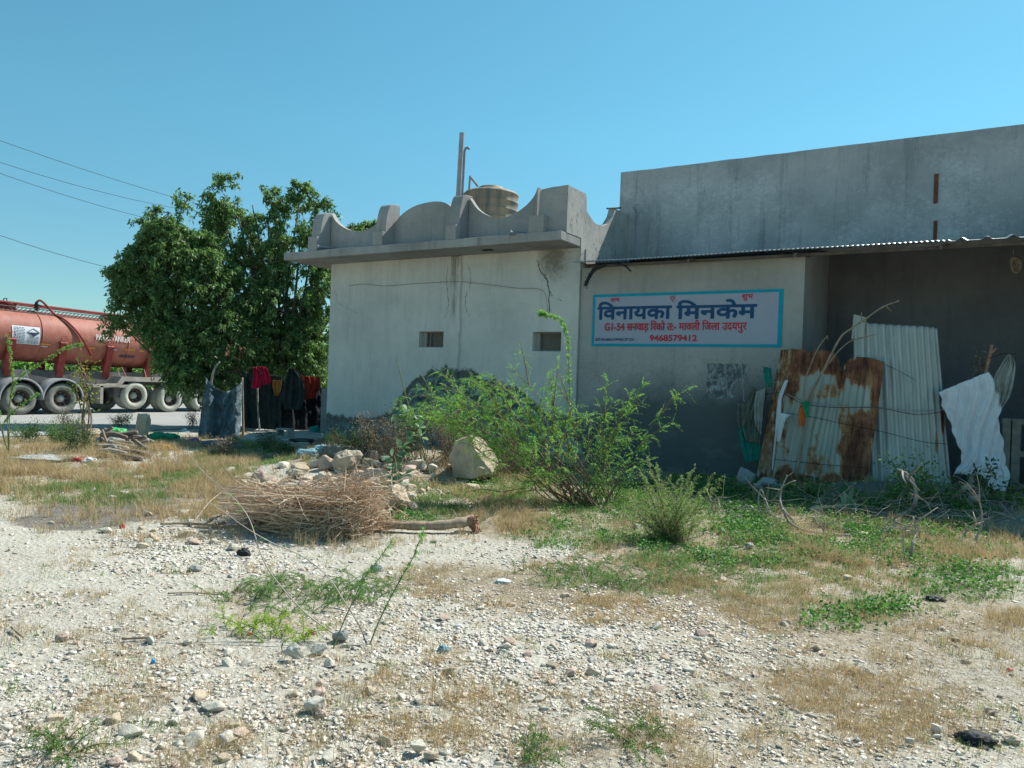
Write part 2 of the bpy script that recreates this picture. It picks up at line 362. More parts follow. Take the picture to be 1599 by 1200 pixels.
M['wood_dark'] = simple('dark_firewood', (.19, .145, .115), .9, .4, 8, bump=.5)
M['wood'] = simple('weathered_wood', (.30, .23, .165), .9, .35, 6, bump=.5, stretch=(3, 3, 1))
M['wood_grey'] = simple('grey_dead_wood', (.33, .29, .25), .9, .35, 8, bump=.5)
M['pallet'] = simple('pallet_wood', (.30, .28, .24), .9, .3, 5, bump=.4)
M['rootwood'] = simple('torn_root_wood', (.34, .19, .12), .9, .4, 12, bump=.6)
t = MT('brushwood_twigs', .9, .15); t.col(t.ramp(t.rnd(), [(0, (.22, .13, .08)), (.25, (.45, .30, .19)), (.65, (.62, .46, .32)), (1, (.74, .63, .50))])); M['twig'] = t.m
t = MT('brown_straw', .9, .15); t.col(t.ramp(t.rnd(), [(0, (.15, .08, .035)), (.5, (.34, .20, .09)), (1, (.50, .34, .17))])); M['straw'] = t.m
# rocks
def rockmat(name, a, b, dirt=(.20, .16, .12)):
    t = MT(name, .92, .2); n1 = t.noise(3, 8, .7); n2 = t.noise(14, 8, .75); c = t.ramp(n1, [(.3, a), (.65, b)])
    c = t.mix(t.math('MULTIPLY', t.ramp(n2, [(.5, 0.0), (.7, 1.0)]), .5), c, dirt); t.col(c); t.bump(t.math('ADD', n1, t.math('MULTIPLY', n2, .6)), .7, .03); return t.m
M['rock_tan'] = rockmat('rock_tan', (.38, .31, .225), (.57, .47, .35))
M['rock_pale'] = rockmat('rock_pale', (.43, .40, .33), (.60, .56, .48))
M['rock_pink'] = rockmat('rock_pink', (.40, .29, .235), (.56, .43, .355))
M['rock_grey'] = rockmat('rock_grey', (.26, .26, .25), (.40, .40, .38))
t = MT('gravel_stones', .92, .2)
c = t.ramp(t.rnd(), [(0, (.38, .33, .27)), (.06, (.52, .38, .31)), (.2, (.57, .48, .39)), (.3, (.60, .56, .475)), (.6, (.69, .645, .56)), (.85, (.77, .73, .66)), (.94, (.52, .42, .35)), (1, (.46, .46, .43))])
c = t.mix(t.math('MULTIPLY', t.noise(30, 4, .6), .4), c, (.40, .36, .29)); t.col(c); t.bump(t.noise(40, 5, .7), .5, .01); M['gravel'] = t.m
# ground
t = MT('yard_ground', .95, .15)
n1 = t.noise(.8, 6, .6); n2 = t.noise(9, 8, .7); n3 = t.noise(45, 6, .7); v = t.voro(26); v2 = t.voro(60)
base = t.ramp(n1, [(.3, (.40, .385, .335)), (.7, (.52, .505, .455))])
base = t.mix(t.math('MULTIPLY', t.ramp(n2, [(.42, 1.0), (.56, 0.0)]), .6), base, (.43, .385, .30))
base = t.mix(t.math('MULTIPLY', t.ramp(n3, [(.53, 0.0), (.66, 1.0)]), .45), base, (.70, .66, .58))
base = t.mix(t.math('MULTIPLY', t.ramp(v2, [(.05, 0.0), (.35, 1.0)]), .3), base, (.36, .32, .25))
soil = t.attr('soil'); mud = t.attr('mud')
nn = t.math('MULTIPLY', t.math('SUBTRACT', n2, .5), 1.3)
base = t.mix(t.ramp(t.math('ADD', soil, nn), [(.35, 0.0), (.65, 1.0)]), base, t.ramp(n3, [(.3, (.24, .195, .135)), (.7, (.38, .32, .23))]))
base = t.mix(t.ramp(t.math('ADD', mud, t.math('MULTIPLY', nn, .6)), [(.4, 0.0), (.6, 1.0)]), base, t.ramp(n3, [(.3, (.12, .105, .085)), (.7, (.22, .20, .175))]))
t.col(base); t.bump(t.math('ADD', t.math('ADD', n2, n3), t.math('MULTIPLY', v, 1.0)), .7, .022); M['ground'] = t.m
t = MT('road_surface', .9, .25); n1 = t.noise(.9, 6, .65, stretch=(1, .3, 1)); n2 = t.noise(60, 5, .7)
c = t.ramp(n1, [(.3, (.27, .27, .255)), (.7, (.36, .355, .335))]); c = t.mix(t.math('MULTIPLY', n2, .4), c, (.22, .22, .21)); t.col(c); t.bump(n2, .3, .005); M['road'] = t.m
# foliage
M['treeleaf'] = leafmat('tree_leaf', [(.05, .105, .045), (.085, .16, .06), (.125, .215, .075), (.19, .29, .11), (.30, .40, .18)], .42, .42)
M['thornleaf'] = leafmat('feathery_leaf', [(.09, .21, .06), (.16, .33, .08), (.24, .43, .11), (.33, .50, .15)], .5)
M['softleaf'] = leafmat('soft_olive_leaf', [(.15, .22, .08), (.22, .31, .12), (.30, .39, .17), (.38, .45, .23)], .4)
M['creepleaf'] = leafmat('creeper_leaf', [(.07, .15, .05), (.12, .23, .07), (.17, .29, .10), (.26, .36, .14)], .35)
M['limeleaf'] = leafmat('lime_leaf', [(.16, .28, .03), (.34, .46, .05), (.42, .50, .08)], .4)
M['bushleaf'] = leafmat('bush_leaf', [(.04, .10, .03), (.07, .16, .045), (.12, .23, .06), (.19, .30, .09)], .35)
M['darkleaf'] = leafmat('dark_leaf', [(.02, .05, .02), (.05, .10, .04), (.09, .15, .06)], .3)
M['weedleaf'] = leafmat('ground_weed_leaf', [(.05, .13, .035), (.08, .20, .05), (.12, .27, .07), (.19, .34, .11)], .35)
M['grassgreen'] = leafmat('green_grass', [(.08, .15, .045), (.12, .22, .06), (.18, .28, .09), (.30, .34, .14)], .3)
M['grassdry'] = leafmat('dry_grass', [(.28, .18, .09), (.43, .31, .16), (.56, .42, .24), (.66, .55, .36), (.50, .39, .21), (.36, .34, .17)], .3, .85, (1.05, 1.0, .9))
M['litter'] = leafmat('dry_litter', [(.10, .08, .055), (.22, .17, .12), (.36, .29, .20), (.50, .42, .30), (.62, .55, .42), (.17, .15, .11)], .15, .9, (1, 1, .9))
M['bigleaf'] = leafmat('milkweed_leaf', [(.16, .26, .16), (.22, .34, .22), (.30, .40, .28)], .3)
M['yellowleaf'] = leafmat('yellowing_leaf', [(.10, .16, .03), (.20, .24, .04), (.30, .28, .05)], .4)
M['drybrown'] = leafmat('dried_plant', [(.14, .10, .08), (.26, .20, .15), (.40, .34, .26)], .2, .9)
M['stem'] = simple('green_stem', (.16, .18, .07), .8, .3, 20)
M['stembrown'] = simple('brown_stem', (.20, .14, .09), .9, .3, 20)
M['bark'] = simple('bark', (.12, .10, .08), .95, .35, 10, bump=.7)
# vehicle
t = MT('tank_paint', .6, .3); x, y, z = t.xyz(); n1 = t.noise(1.0, 6, .65, stretch=(1, 1, .35)); n2 = t.noise(5, 6, .7)
c = t.ramp(n1, [(.3, (.29, .085, .06)), (.7, (.40, .14, .10))]); c = t.mix(t.math('MULTIPLY', t.ramp(n2, [(.45, 0.0), (.75, 1.0)]), .5), c, (.38, .24, .18)); c = t.mix(t.math('MULTIPLY', t.ramp(t.noise(2.2, 5, .7, stretch=(1, 4, .3)), [(.52, 0.0), (.66, 1.0)]), .4), c, (.20, .08, .06)); t.col(c); t.bump(n1, .1, .01); M['tankpaint'] = t.m
M['redframe'] = simple('red_frame_paint', (.24, .04, .035), .6, .3, 6)
M['chassis'] = simple('dusty_chassis', (.12, .115, .115), .9, .35, 4)
M['fender'] = simple('dusty_mudguard', (.23, .24, .25), .8, .25, 4)
M['beige'] = simple('dusty_beige_metal', (.34, .31, .27), .85, .25, 4)
M['tyre'] = simple('dusty_tyre', (.20, .20, .18), .95, .3, 7, .15, bump=.3)
M['tyre_new'] = simple('pale_dusty_tyre', (.40, .40, .34), .95, .2, 7, .15, bump=.2)
M['rim'] = simple('wheel_rim', (.07, .055, .05), .8, .3, 9)
M['hub'] = simple('wheel_hub', (.33, .33, .30), .8, .2, 9)
M['ratchet'] = simple('walkway_mesh', (.15, .13, .12), .7)
M['placard'] = simple('placard_white', (.60, .64, .68), .6, .06, 4)
M['ink'] = simple('placard_ink', (.03, .04, .09), .6)
M['white'] = simple('white_paint', (.72, .70, .68), .7, .1, 10)
M['orange'] = simple('orange_reflector', (.70, .27, .03), .5, .1, 10)
M['silver'] = simple('silver_reflector', (.45, .42, .42), .5, .1, 10)
M['wire'] = simple('black_wire', (.02, .02, .02), .6)
M['gwire'] = simple('grey_wire', (.28, .28, .29), .5, .2, 6, .4, .4)
M['rustwire'] = simple('rusty_iron', (.16, .06, .035), .9, .3, 8)
M['cindergrey'] = simple('cement_block', (.30, .29, .27), .95, .2, 10, bump=.4)
M['rubber'] = simple('black_rubber', (.02, .022, .025), .7)
M['bluep'] = simple('blue_plastic', (.02, .30, .55), .4, .1, 10)
M['redp'] = simple('red_plastic', (.60, .08, .08), .5, .1, 10)
M['magenta'] = simple('magenta_plastic', (.50, .05, .25), .5, .1, 10)
M['asbestos'] = simple('fibre_sheet', (.17, .19, .20), .9, .2, 5)
M['yellow'] = simple('yellow_print', (.40, .38, .08), .6, .2, 8)
# ------------------------------------------------------------------ ground, road
SOIL = []   # (px,py,rx,ry,weight)
def ell(px, py, L, soft=1.0):
    v = np.zeros_like(px)
    for cx, cy, rx, ry, w in L:
        d = ((px - cx) / rx) ** 2 + ((py - cy) / ry) ** 2
        v = np.maximum(v, w * np.clip((1.35 - d) / soft, 0, 1))
    return v
L_soil = [(1850, 900, 260, 120, .7), (60, 740, 160, 45, .9), (290, 760, 150, 50, .9), (820, 800, 160, 50, .8), (980, 920, 260, 60, .9), (1050, 840, 160, 60, .8), (1350, 830, 320, 70, .9), (1300, 960, 420, 90, .6),
          (720, 910, 130, 40, .55), (450, 940, 150, 60, .5), (1250, 1130, 420, 120, .5), (1000, 1180, 200, 60, .5), (250, 1120, 260, 60, .35), (640, 740, 130, 60, .7), (450, 690, 160, 40, .9), (60, 680, 150, 20, .7), (150, 770, 160, 50, .8), (900,730,300,50,.8)]
L_mud = [(200, 785, 90, 12, .9), (1400, 780, 260, 34, .9), (1120, 775, 80, 20, .7), (190, 705, 70, 16, .7), (170, 797, 130, 22, .9), (110, 815, 110, 16, .8), (250, 770, 45, 14, .7)]
xs = np.concatenate([-26 * np.ones(0), np.array([-900, -500, -300, -180, -110, -75, -55, -42, -34, -29]), np.arange(-26, -12, .22), np.arange(-12, 3.2, .055), np.arange(3.2, 9, .3), np.array([12, 20, 40, 80, 150, 300, 600])])
ys = np.concatenate([np.array([-600, -300, -120, -50, -20, -8, -3, -1]), np.arange(0, 1, .25), np.arange(1, 14.2, .055), np.arange(14.2, 24, .25), np.array([27, 32, 40, 55, 80, 120, 200, 350, 600, 900])])
XX, YY = np.meshgrid(xs, ys); ZZ = gz(XX, YY) * (np.hypot(XX + 5, YY - 7) < 30)
near = np.clip(1 - (np.hypot(XX + 4, YY - 6) - 9) / 3, 0, 1)
ZZ = ZZ + near * (fbm(XX, YY, 11, 3, 21) - .45) * .022
V = np.stack([XX.ravel(), YY.ravel(), ZZ.ravel()], 1)
px, py, pz = to_px(V); ok = pz > .5
soil = np.where(ok, ell(px, py, L_soil), .3); mud = np.where(ok, ell(px, py, L_mud), 0)
far = (np.hypot(V[:, 0] + 5, V[:, 1] - 7) > 26); soil = np.where(far, .85, soil)
ny, nx = XX.shape; I = np.arange(nx * ny).reshape(ny, nx)
F = np.stack([I[:-1, :-1].ravel(), I[:-1, 1:].ravel(), I[1:, 1:].ravel(), I[1:, :-1].ravel()], 1)
o = np_obj('ground', V, F, M['ground'], smooth=True, attr={'soil': soil, 'mud': mud}); tag(o, kind='structure')
def xedge(y): return -17.3 - (y - 8) * .30
rd = []; nseg = 60
for k in range(nseg + 1):
    y = -60 + 200 * k / nseg; e = -18.0 + .25 * math.sin(y * .9) + .1 * math.sin(y * 2.7); rd += [(e, y, .018), (-34, y, .022)]
o = MB().add(rd, [(2 * k, 2 * k + 2, 2 * k + 3, 2 * k + 1) for k in range(nseg)]).build('road', M['road']); tag(o, kind='structure')

# ------------------------------------------------------------------ front building
FY = 13.85
fb = thing('plastered_outbuilding', 'grey plastered building with scalloped rooftop parapet, flat projecting roof slab and two small window holes', 'building', (-10.4, 18, 0))
xs_ = [-13.8, -10.98, -10.29, -7.99, -7.32, -6.95]; zs_ = [0, 2.23, 2.29, 2.63, 2.65, 4.32]
mb = MB(); W = {}
xs2 = [-13.8, -10.98, -10.29, -7.99, -7.32, -6.95]; zs2 = [-.3, 2.23, 2.29, 2.63, 2.65, 4.32]
for i in range(5):
    for j in range(5):
        hole = (i == 1 and j in (2, 3)) or (i == 3 and j in (1, 2))
        if not hole:
            a, b, c, d = xs2[i], xs2[i + 1], zs2[j], zs2[j + 1]
            mb.add([(a, FY, c), (b, FY, c), (b, FY, d), (a, FY, d)], [(0, 1, 2, 3)])
for (a, b, c, d) in ((-10.98, -10.29, 2.29, 2.65), (-7.99, -7.32, 2.23, 2.63)):      # reveals
    q = FY + .22
    mb.add([(a, FY, c), (b, FY, c), (b, q, c), (a, q, c), (a, FY, d), (b, FY, d), (b, q, d), (a, q, d)], [(0, 3, 2, 1), (4, 5, 6, 7), (0, 4, 7, 3), (1, 2, 6, 5)])
mb.add([(-13.8, FY, -.3), (-13.8, 22, -.3), (-13.8, 22, 4.32), (-13.8, FY, 4.32)], [(0, 3, 2, 1)])
mb.add([(-6.95, FY, -.3), (-6.95, 16.3, -.3), (-6.95, 16.3, 4.32), (-6.95, FY, 4.32)], [(0, 1, 2, 3)])
mb.add([(-13.8, 22, -.3), (-6.95, 22, -.3), (-6.95, 22, 4.32), (-13.8, 22, 4.32)], [(0, 3, 2, 1)])
wall = mb.build('wall', M['front'], fb, fix=False)
# pilaster strip with a rough edge, cracks and cable
pl = MB(); zz = np.linspace(-.2, 4.30, 60)
L = [(-10.13 + .03 * vnoise(z, 0, 3) - .015, z) for z in zz]; Rr = [(-9.83 + .05 * vnoise(z, 5, 4) - .02, z) for z in zz]
vs = []; fs = []
for (a, z), (b, _) in zip(L, Rr): vs += [(a, FY - .002, z), (a + .015, FY - .045, z), (b - .015, FY - .05, z), (b, FY - .002, z)]
for k in range(59): fs += [(4 * k + i, 4 * k + i + 1, 4 * k + 5 + i, 4 * k + 4 + i) for i in range(3)]
pl.add(vs, fs).build('pilaster', M['front'], fb)
def crack(pts, w, name, par, Y, mat='chassis', j=.02):
    c = curve(pts, 10); mb = MB(); vs = []
    for k, p in enumerate(c):
        ww = w * .6 * (.3 + .9 * random.random()) * (1 if 0 < k < len(c) - 1 else .1); dx = random.uniform(-j, j)
        vs += [(p[0] - ww / 2 + dx, Y, p[2] + random.uniform(-j, j) * .5), (p[0] + ww / 2 + dx, Y, p[2] + random.uniform(-j, j) * .5)]
    mb.add(vs, [(2 * k, 2 * k + 1, 2 * k + 3, 2 * k + 2) for k in range(len(c) - 1)]); return mb.build(name, M[mat], par, fix=False)
crack([PY(839, 405, FY), PY(845, 425, FY), PY(856, 445, FY), PY(858, 490, FY)], .045, 'crack', fb, FY - .004)
crack([PY(845, 425, FY), PY(852, 432, FY), PY(862, 462, FY), PY(878, 470, FY)], .03, 'crack', fb, FY - .005)
crack([PY(700, 415, FY), PY(697, 440, FY), PY(700, 470, FY), PY(695, 500, FY)], .02, 'crack', fb, FY - .004)
crack([PY(731, 410, FY), PY(735, 440, FY), PY(726, 470, FY), PY(732, 495, FY)], .025, 'crack', fb, FY - .004)
crack([PY(523, 450, FY), PY(528, 472, FY), PY(548, 485, FY), PY(560, 490, FY)], .012, 'crack', fb, FY - .004)
cb = curve([PY(545, 447, FY), PY(570, 444, FY), PY(600, 447, FY), PY(640, 444, FY), PY(690, 441, FY)], 6); cb = [p - np.array([0, .012, 0]) for p in cb]
cb2 = [p - np.array([0, .06, 0]) for p in curve([PY(690, 441, FY), PY(725, 441, FY), PY(770, 446, FY), PY(810, 451, FY), PY(850, 455, FY), PY(858, 490, FY)], 6)]
MB().tube(cb + cb2, .0045, 5).build('cable', M['stembrown'], fb)
for nm, (a, b, c, d) in (('w', (-10.98, -10.29, 2.29, 2.65)), ('v', (-7.99, -7.32, 2.23, 2.63))):
    q = FY + .12; f = MB(); w_ = .03; s_ = .12 if nm == 'w' else .1
    f.box((a + s_, q, c), (b, q + .04, c + w_)).box((a + s_, q, d - w_), (b, q + .04, d)).box((a + s_, q - .003, c + w_), (a + s_ + w_, q + .04, d - w_)).box((b - w_, q - .003, c + w_), (b, q + .04, d - w_))
    if nm == 'w': f.box((a + s_ + .11, q + .002, c + w_), (a + s_ + .13, q + .035, d - w_))
    wn_ = f.build('window', M['frame'], fb)
    MB().box((a, q + .045, c), (b, q + .06, d)).build('shutter', M['mesh'], wn_)
    MB().box((a + .002, q + .01, c + .002), (a + s_ - .004, q + .042, d - .002)).build('brick_jamb', M['parapet'], wn_)
# roof slab
sb = MB().box((-14.5, 12.95, 4.322), (-6.93, 14.6, 4.50)).build('roof_slab', M['parapet'], fb); bevel(sb, .015)
MB().box((-13.78, 14.602, 4.33), (-6.96, 21.9, 4.5)).build('roof', M['concrete'], fb)
sw = MB()   # rough rim left on the slab's lower edge, side upstand above the lean-to roof
sw.box((-7.02, 14.0, 4.02), (-6.90, 16.3, 4.318)); sw.build('side_band', M['side'], fb)
# parapet panels (scalloped) in the plane Y=PP, fins from the slab edge
PP = 13.42; TH = .13
def panel(pts, name='parapet_panel', zb=4.503):
    top = curve([PY(x, y, PP) for x, y in pts], 8)
    poly = [(top[0][0], PP, zb)] + [(p[0], PP, p[2]) for p in top] + [(top[-1][0], PP, zb)]
    mb = MB(); n = len(top); vs = []
    for p in top: vs += [(p[0], PP, zb), (p[0], PP, p[2]), (p[0], PP + TH, p[2]), (p[0], PP + TH, zb)]
    fs = []
    for k in range(n - 1): a = 4 * k; b = a + 4; fs += [(a, b, b + 1, a + 1), (a + 1, b + 1, b + 2, a + 2), (a + 2, b + 2, b + 3, a + 3)]
    fs += [(0, 1, 2, 3), (4 * n - 4, 4 * n - 1, 4 * n - 2, 4 * n - 3)]
    return mb.add(vs, fs).build(name, M['parapet'], fb)
panel([(518, 334), (524, 345), (536, 355), (552, 361), (568, 361), (582, 354), (594, 343), (600, 333)])
panel([(617, 347), (630, 333), (648, 322), (670, 316), (685, 315), (697, 318), (708, 326)])
panel([(733, 309), (745, 326), (760, 336), (778, 341), (797, 337), (818, 324), (833, 308), (840, 292)])
def fin(xl, xr, ylow, ytop, name='parapet_fin'):
    """xl,xr = pixel edges of the low front block; ylow = its top; ytop = top of the fin"""
    Y0 = 12.99; a = PY(xl, ylow, Y0); b = PY(xr, ylow, Y0); zl = b[2]; zt = PY((xl + xr) / 2 + 14, ytop, PP)[2]
    prof = [(Y0, 4.503), (Y0, zl), (Y0 + .10, zl)] + [(Y0 + .10 + .17 * math.sin(t * math.pi / 2) , zl + (zt - .03 - zl) * (t ** .8)) for t in (.12, .3, .5, .7, .85, .95, 1)] + [(PP - .02, zt), (PP + TH + .02, zt), (PP + TH + .02, 4.503)]
    prof[3:10] = [(Y0 + .10 + .20 * (1 - math.cos(t * math.pi / 2)) * .9 + .02 * t, zl + (zt - .02 - zl) * math.sin(t * math.pi / 2)) for t in (.15, .3, .45, .6, .75, .9, 1)]
    o = MB().prism([(a[0], y, z) for y, z in prof], (b[0] - a[0], 0, 0)).build(name, M['parapet'], fb); bevel(o, .008, 1); return o
fin(481, 495, 369, 335); fin(582, 597, 361, 322); fin(696, 712, 350, 307)
# corner pier with side parapet
zc = PY(888, 288, 13.15)[2]; xc = -6.93
a = PY(826, 338, 12.99); b = PY(849, 338, 12.99)
MB().box((a[0], 12.99, 4.503), (b[0], 13.17, a[2])).build('parapet_fin', M['parapet'], fb)
pr = MB(); xl = PY(842, 292, 13.17)[0]
o = pr.prism([(xl - .02, 13.171, 4.503), (xc, 13.171, 4.503), (xc, 13.171, zc), (xc - .35, 13.171, zc - .005), (xl + .05, 13.171, zc - .03), (xl + .01, 13.171, zc - .1)], (0, .34, 0)).build('corner_pier', M['parapet'], fb); bevel(o, .02)
pts = [(915, 298), (916, 330), (922, 340), (930, 350), (941, 353), (950, 350), (957, 338), (960, 326)]
top = [PX(x, y, xc) for x, y in pts]
yp = PX(915, 298, xc)[1]
prof = [(13.175, 4.503), (13.175, zc - .004), (yp, zc - .004), (yp + .03, zc - .1)] + [(p[1], p[2]) for p in top[1:]] + [(16.298, top[-1][2] + .02), (16.298, 4.03), (14.601, 4.03), (14.601, 4.503)]
MB().prism([(xc + .006 - .15, y, z) for y, z in prof], (.15, 0, 0)).build('side_parapet', M['side'], fb)
MB().box((xc + .001, 13.80, 4.03), (xc + .009, 14.6, 4.502)).build('side_band', M['side'], fb)
o = MB().tube([PX(948, 326, xc) + np.array([.0, 0, .0]), PX(969, 325, xc)], .02, 5).build('iron_bar', M['dark'], fb)
# spouts
p = PY(496, 385, 12.95); MB().tube([p, p + np.array([.12, .5, .03])], .035, 8).build('drain_spout', M['pipe'], fb)
p = PY(795, 363, 12.8); o = MB().tube([p, p + np.array([.05, .55, .04])], .05, 10).build('drain_spout', M['pipe_dark'], fb)
p = PY(762, 396, 13.4); MB().box((p[0] - .12, 13.35, 4.30), (p[0] + .1, 13.45, 4.322)).build('ceiling_hook', M['dark'], fb)

# ------------------------------------------------------------------ hall with recess and lean-to roof
hl = thing('factory_hall', 'long grey plastered hall with blotchy parapet wall, deep shaded recess and painted sign wall', 'building', (-2, 17, 0))
HY = 16.3; xt = np.linspace(-7.22, 11, 140); mb = MB(); vs = []
for k, x in enumerate(xt):
    z = 6.47 + .02 * vnoise(x, 3, 2.5) - .012
    vs += [(x, HY, -.3), (x, HY, z), (x, HY + .25, z), (x, HY + .25, -.3)]
fs = []
for k in range(139): a = 4 * k; b = a + 4; fs += [(a, b, b + 1, a + 1), (a + 1, b + 1, b + 2, a + 2), (a + 2, b + 2, b + 3, a + 3)]
fs += [(0, 1, 2, 3)]; mb.add(vs, fs).build('hall_wall', M['hall'], hl)
MB().box((-6.94, FY + .06, -.3), (-2.66, FY + .28, 3.93)).build('sign_wall', M['signwall'], hl)
for xa, ya in ((-2.86, FY + .281), (1.7, FY + .06)): MB().prism([(xa, ya, -.3), (xa, HY - .002, -.3), (xa, HY - .002, 4.38), (xa, ya, 3.93)], (.2, 0, 0)).build('return_wall', M['hall'], hl)
MB().box((-2.65, FY + .1, -.2), (1.69, HY - .03, .05)).build('recess_floor', M['concrete'], hl)
MB().box((-2.655, HY - .028, -.2), (1.695, HY - .004, 4.36)).build('recess_shade_lining', M['recess'], hl)  # added thin dark lining over the hall wall, paints in the recess shade
pa = PY(1463, 272, HY - .004); pb = PY(1461, 318, HY - .004)
MB().box((pa[0] - .04, HY - .02, pb[2]), (pa[0] + .03, HY - .003, pa[2])).build('rust_strip', M['rustwire'], hl)
pa = PY(1461, 345, HY - .004); MB().box((pa[0] - .03, HY - .02, pa[2] - .35), (pa[0] + .03, HY - .003, pa[2])).build('rust_strip', M['rustwire'], hl)
o = MB().prism([(-6.94 + .15, HY - .14, 4.3), (-6.94 + .15, HY - .14, 5.5), (-6.94 + .08, HY - .14, 5.62), (-6.925, HY - .14, 5.65), (-6.925, HY - .14, 4.3)], (0, .135, 0)).build('half_pier', M['hall'], hl)
# corrugated lean-to roof
def corr_strip(x0, x1, pitch, amp, name, parent, y0, z0, y1, z1, mat, trap=False, zo=0.0, wob=0.0):
    n = int((x1 - x0) / pitch * (8 if not trap else 16)); X = np.linspace(x0, x1, n + 1); ph = X / pitch * 2 * math.pi
    if trap: w = np.clip(np.abs(((X / pitch) % 1) - .5) * 2 * 3 - 1.7, 0, 1) * amp * 1.3
    else: w = np.sin(ph) * amp
    ey = y0 + .03 * (vnoise(X, 0, 1.2) - .5); sag = wob * (vnoise(X, 4, .9) - .5)
    vs = []; T = .0012
    rows = [(0, 0), (.3, 0), (.7, 0), (1, 0)]
    for tt, _ in rows:
        yy = ey * (1 - tt) + y1 * tt; z_ = z0 * (1 - tt) + z1 * tt + w + zo + sag * (1 - tt)
        vs.append(np.stack([X, yy, z_], 1))
    V = np.concatenate(vs); I = np.arange(len(V)).reshape(4, -1)
    F = np.stack([I[:-1, :-1].ravel(), I[:-1, 1:].ravel(), I[1:, 1:].ravel(), I[1:, :-1].ravel()], 1)
    o = np_obj(name, V, F, M[mat], parent); solid(o, .004); return o
rf = thing('lean_to_roof', 'thin corrugated metal lean-to roof running along the hall above the painted sign', 'roof', (-3, 14.5, 4.0))
corr_strip(-6.86, -.48, .076, .011, 'corrugated_sheet', rf, 13.35, 3.955, HY - .01, 4.455, 'tin', wob=.02)
corr_strip(-.60, 5.5, .33, .035, 'corrugated_sheet', rf, 13.30, 3.930, HY - .01, 4.47, 'tin', trap=True, zo=.0)
for x in (-6.7, -4.6, -2.75, -.6, 1.6): MB().beam((x, 13.5, 3.885), (x, HY - .01, 4.36), .05, .07).build('rafter', M['chassis'], rf)
MB().beam((-6.8, 13.75, 3.945 - .03), (5.4, 13.75, 3.92), .05, .05).build('purlin', M['chassis'], rf)
# frayed strip hanging at the left end, and wire coil at the right end
rp = MB(); c = curve([PY(945, 414, 13.5), PY(930, 420, 13.5), PY(921, 431, 13.5), PY(914, 446, 13.5)], 12)
for k in range(60):
    q = c[random.randrange(3, len(c))]; rp.tube([q, q + np.array([random.uniform(-.08, .04), random.uniform(-.03, .03), random.uniform(-.1, .03)])], .005, 3)
rp.tube(c, [.03 + .012 * random.random() for _ in c], 6)
c = curve([PY(958, 412, 13.5), PY(975, 415, 13.5), PY(985, 424, 13.5)], 8); rp.tube(c, .018, 6)
tag(rp.build('frayed_rope', M['rubber']), 'dark frayed rope dangling from the left end of the metal roof', 'rope')
ct = MB(); c0 = PY(1582, 408, 13.9)
for k in range(5):
    r = .06 + .012 * k; cc = c0 + np.array([.01 * k, -.01 * k, -.02 * k]); ct.tube([cc + np.array([r * .6 * math.cos(a), .01 * math.sin(3 * a), r * math.sin(a)]) for a in np.linspace(0, 2 * math.pi, 22)], .008, 5, False)
ct.tube([c0 + np.array([0, 0, .1]), (c0[0], c0[1], 3.86)], .006, 5)
tag(ct.build('wire_coil', M['stembrown']), 'coil of old wire hanging from the roof beam at the far right', 'wire coil')

# ------------------------------------------------------------------ painted sign
SY = FY + .06
sg = thing('painted_sign', 'white painted sign with cyan border and blue and red Hindi lettering on the wall', 'sign', (-4.83, SY, 2.34))
x0, x1, z0, z1 = -6.66, -3.0, 2.345, 3.372
MB().box((x0 + .05, SY - .010, z0 + .05), (x1 - .05, SY - .002, z1 - .05)).build('panel', M['board'], sg)
bw = .055; f = MB()
f.box((x0, SY - .012, z0), (x1, SY - .001, z0 + bw)).box((x0, SY - .012, z1 - bw), (x1, SY - .001, z1)).box((x0, SY - .0125, z0 + bw), (x0 + bw, SY - .001, z1 - bw)).box((x1 - bw - .02, SY - .0125, z0 + bw), (x1, SY - .001, z1 - bw))
f.build('border', M['cyan'], sg)
def text(s, size, mat, parent, at, width=None, off=.0, Xv=(1, 0, 0), Uv=(0, 0, 1), name='lettering', ext=.0, space=1.0):
    c = bpy.data.curves.new('t', 'FONT'); c.body = s; c.size = size; c.space_character = space
    to = bpy.data.objects.new('t', c); COL.objects.link(to); bpy.context.view_layer.update()
    me = bpy.data.meshes.new_from_object(to.evaluated_get(bpy.context.evaluated_depsgraph_get())); bpy.data.objects.remove(to); me.materials.clear()
    co = np.array([v.co[:] for v in me.vertices]); nv = len(co)
    lab = list(range(nv))
    def find(a):
        while lab[a] != a: lab[a] = lab[lab[a]]; a = lab[a]
        return a
    for e in me.edges:
        a, b = find(e.vertices[0]), find(e.vertices[1])
        if a != b: lab[a] = b
    roots = {}; isl = np.array([roots.setdefault(find(i), len(roots)) for i in range(nv)])
    sx = 1.0 if width is None else width / (co[:, 0].max() - co[:, 0].min()); x0_ = co[:, 0].min()
    Xv = np.array(Xv, float); Uv = np.array(Uv, float); N = np.cross(Xv, Uv)
    P = np.array(at)[None] + ((co[:, 0] - x0_) * sx)[:, None] * Xv + co[:, 1][:, None] * Uv + (isl * .0004)[:, None] * N
    for v, q in zip(me.vertices, P): v.co = Vector(q)
    polys = [tuple(p.vertices) for p in me.polygons]; mb = MB(); bpy.data.meshes.remove(me)
    for k, (a, b) in enumerate([(0, 0)] + ([(math.cos(t), math.sin(t)) for t in np.arange(0, 6.2, math.pi / 4)] if off else [])): mb.add(P + (Xv * a + Uv * b) * off * 1.1 - N * .0001 * k * 0 + N * .00017 * k, polys)
    return mb.build(name, M[mat], parent, fix=False)
def sgp(px, py): p = PY(px, py, SY); return (p[0], SY - .0135, p[2])
def wid(a, b): return PY(b, 500, SY)[0] - PY(a, 500, SY)[0]
t1 = text("\u093fवनायका", .37, 'blue', sg, sgp(934, 499), wid(934, 1048), .0125)
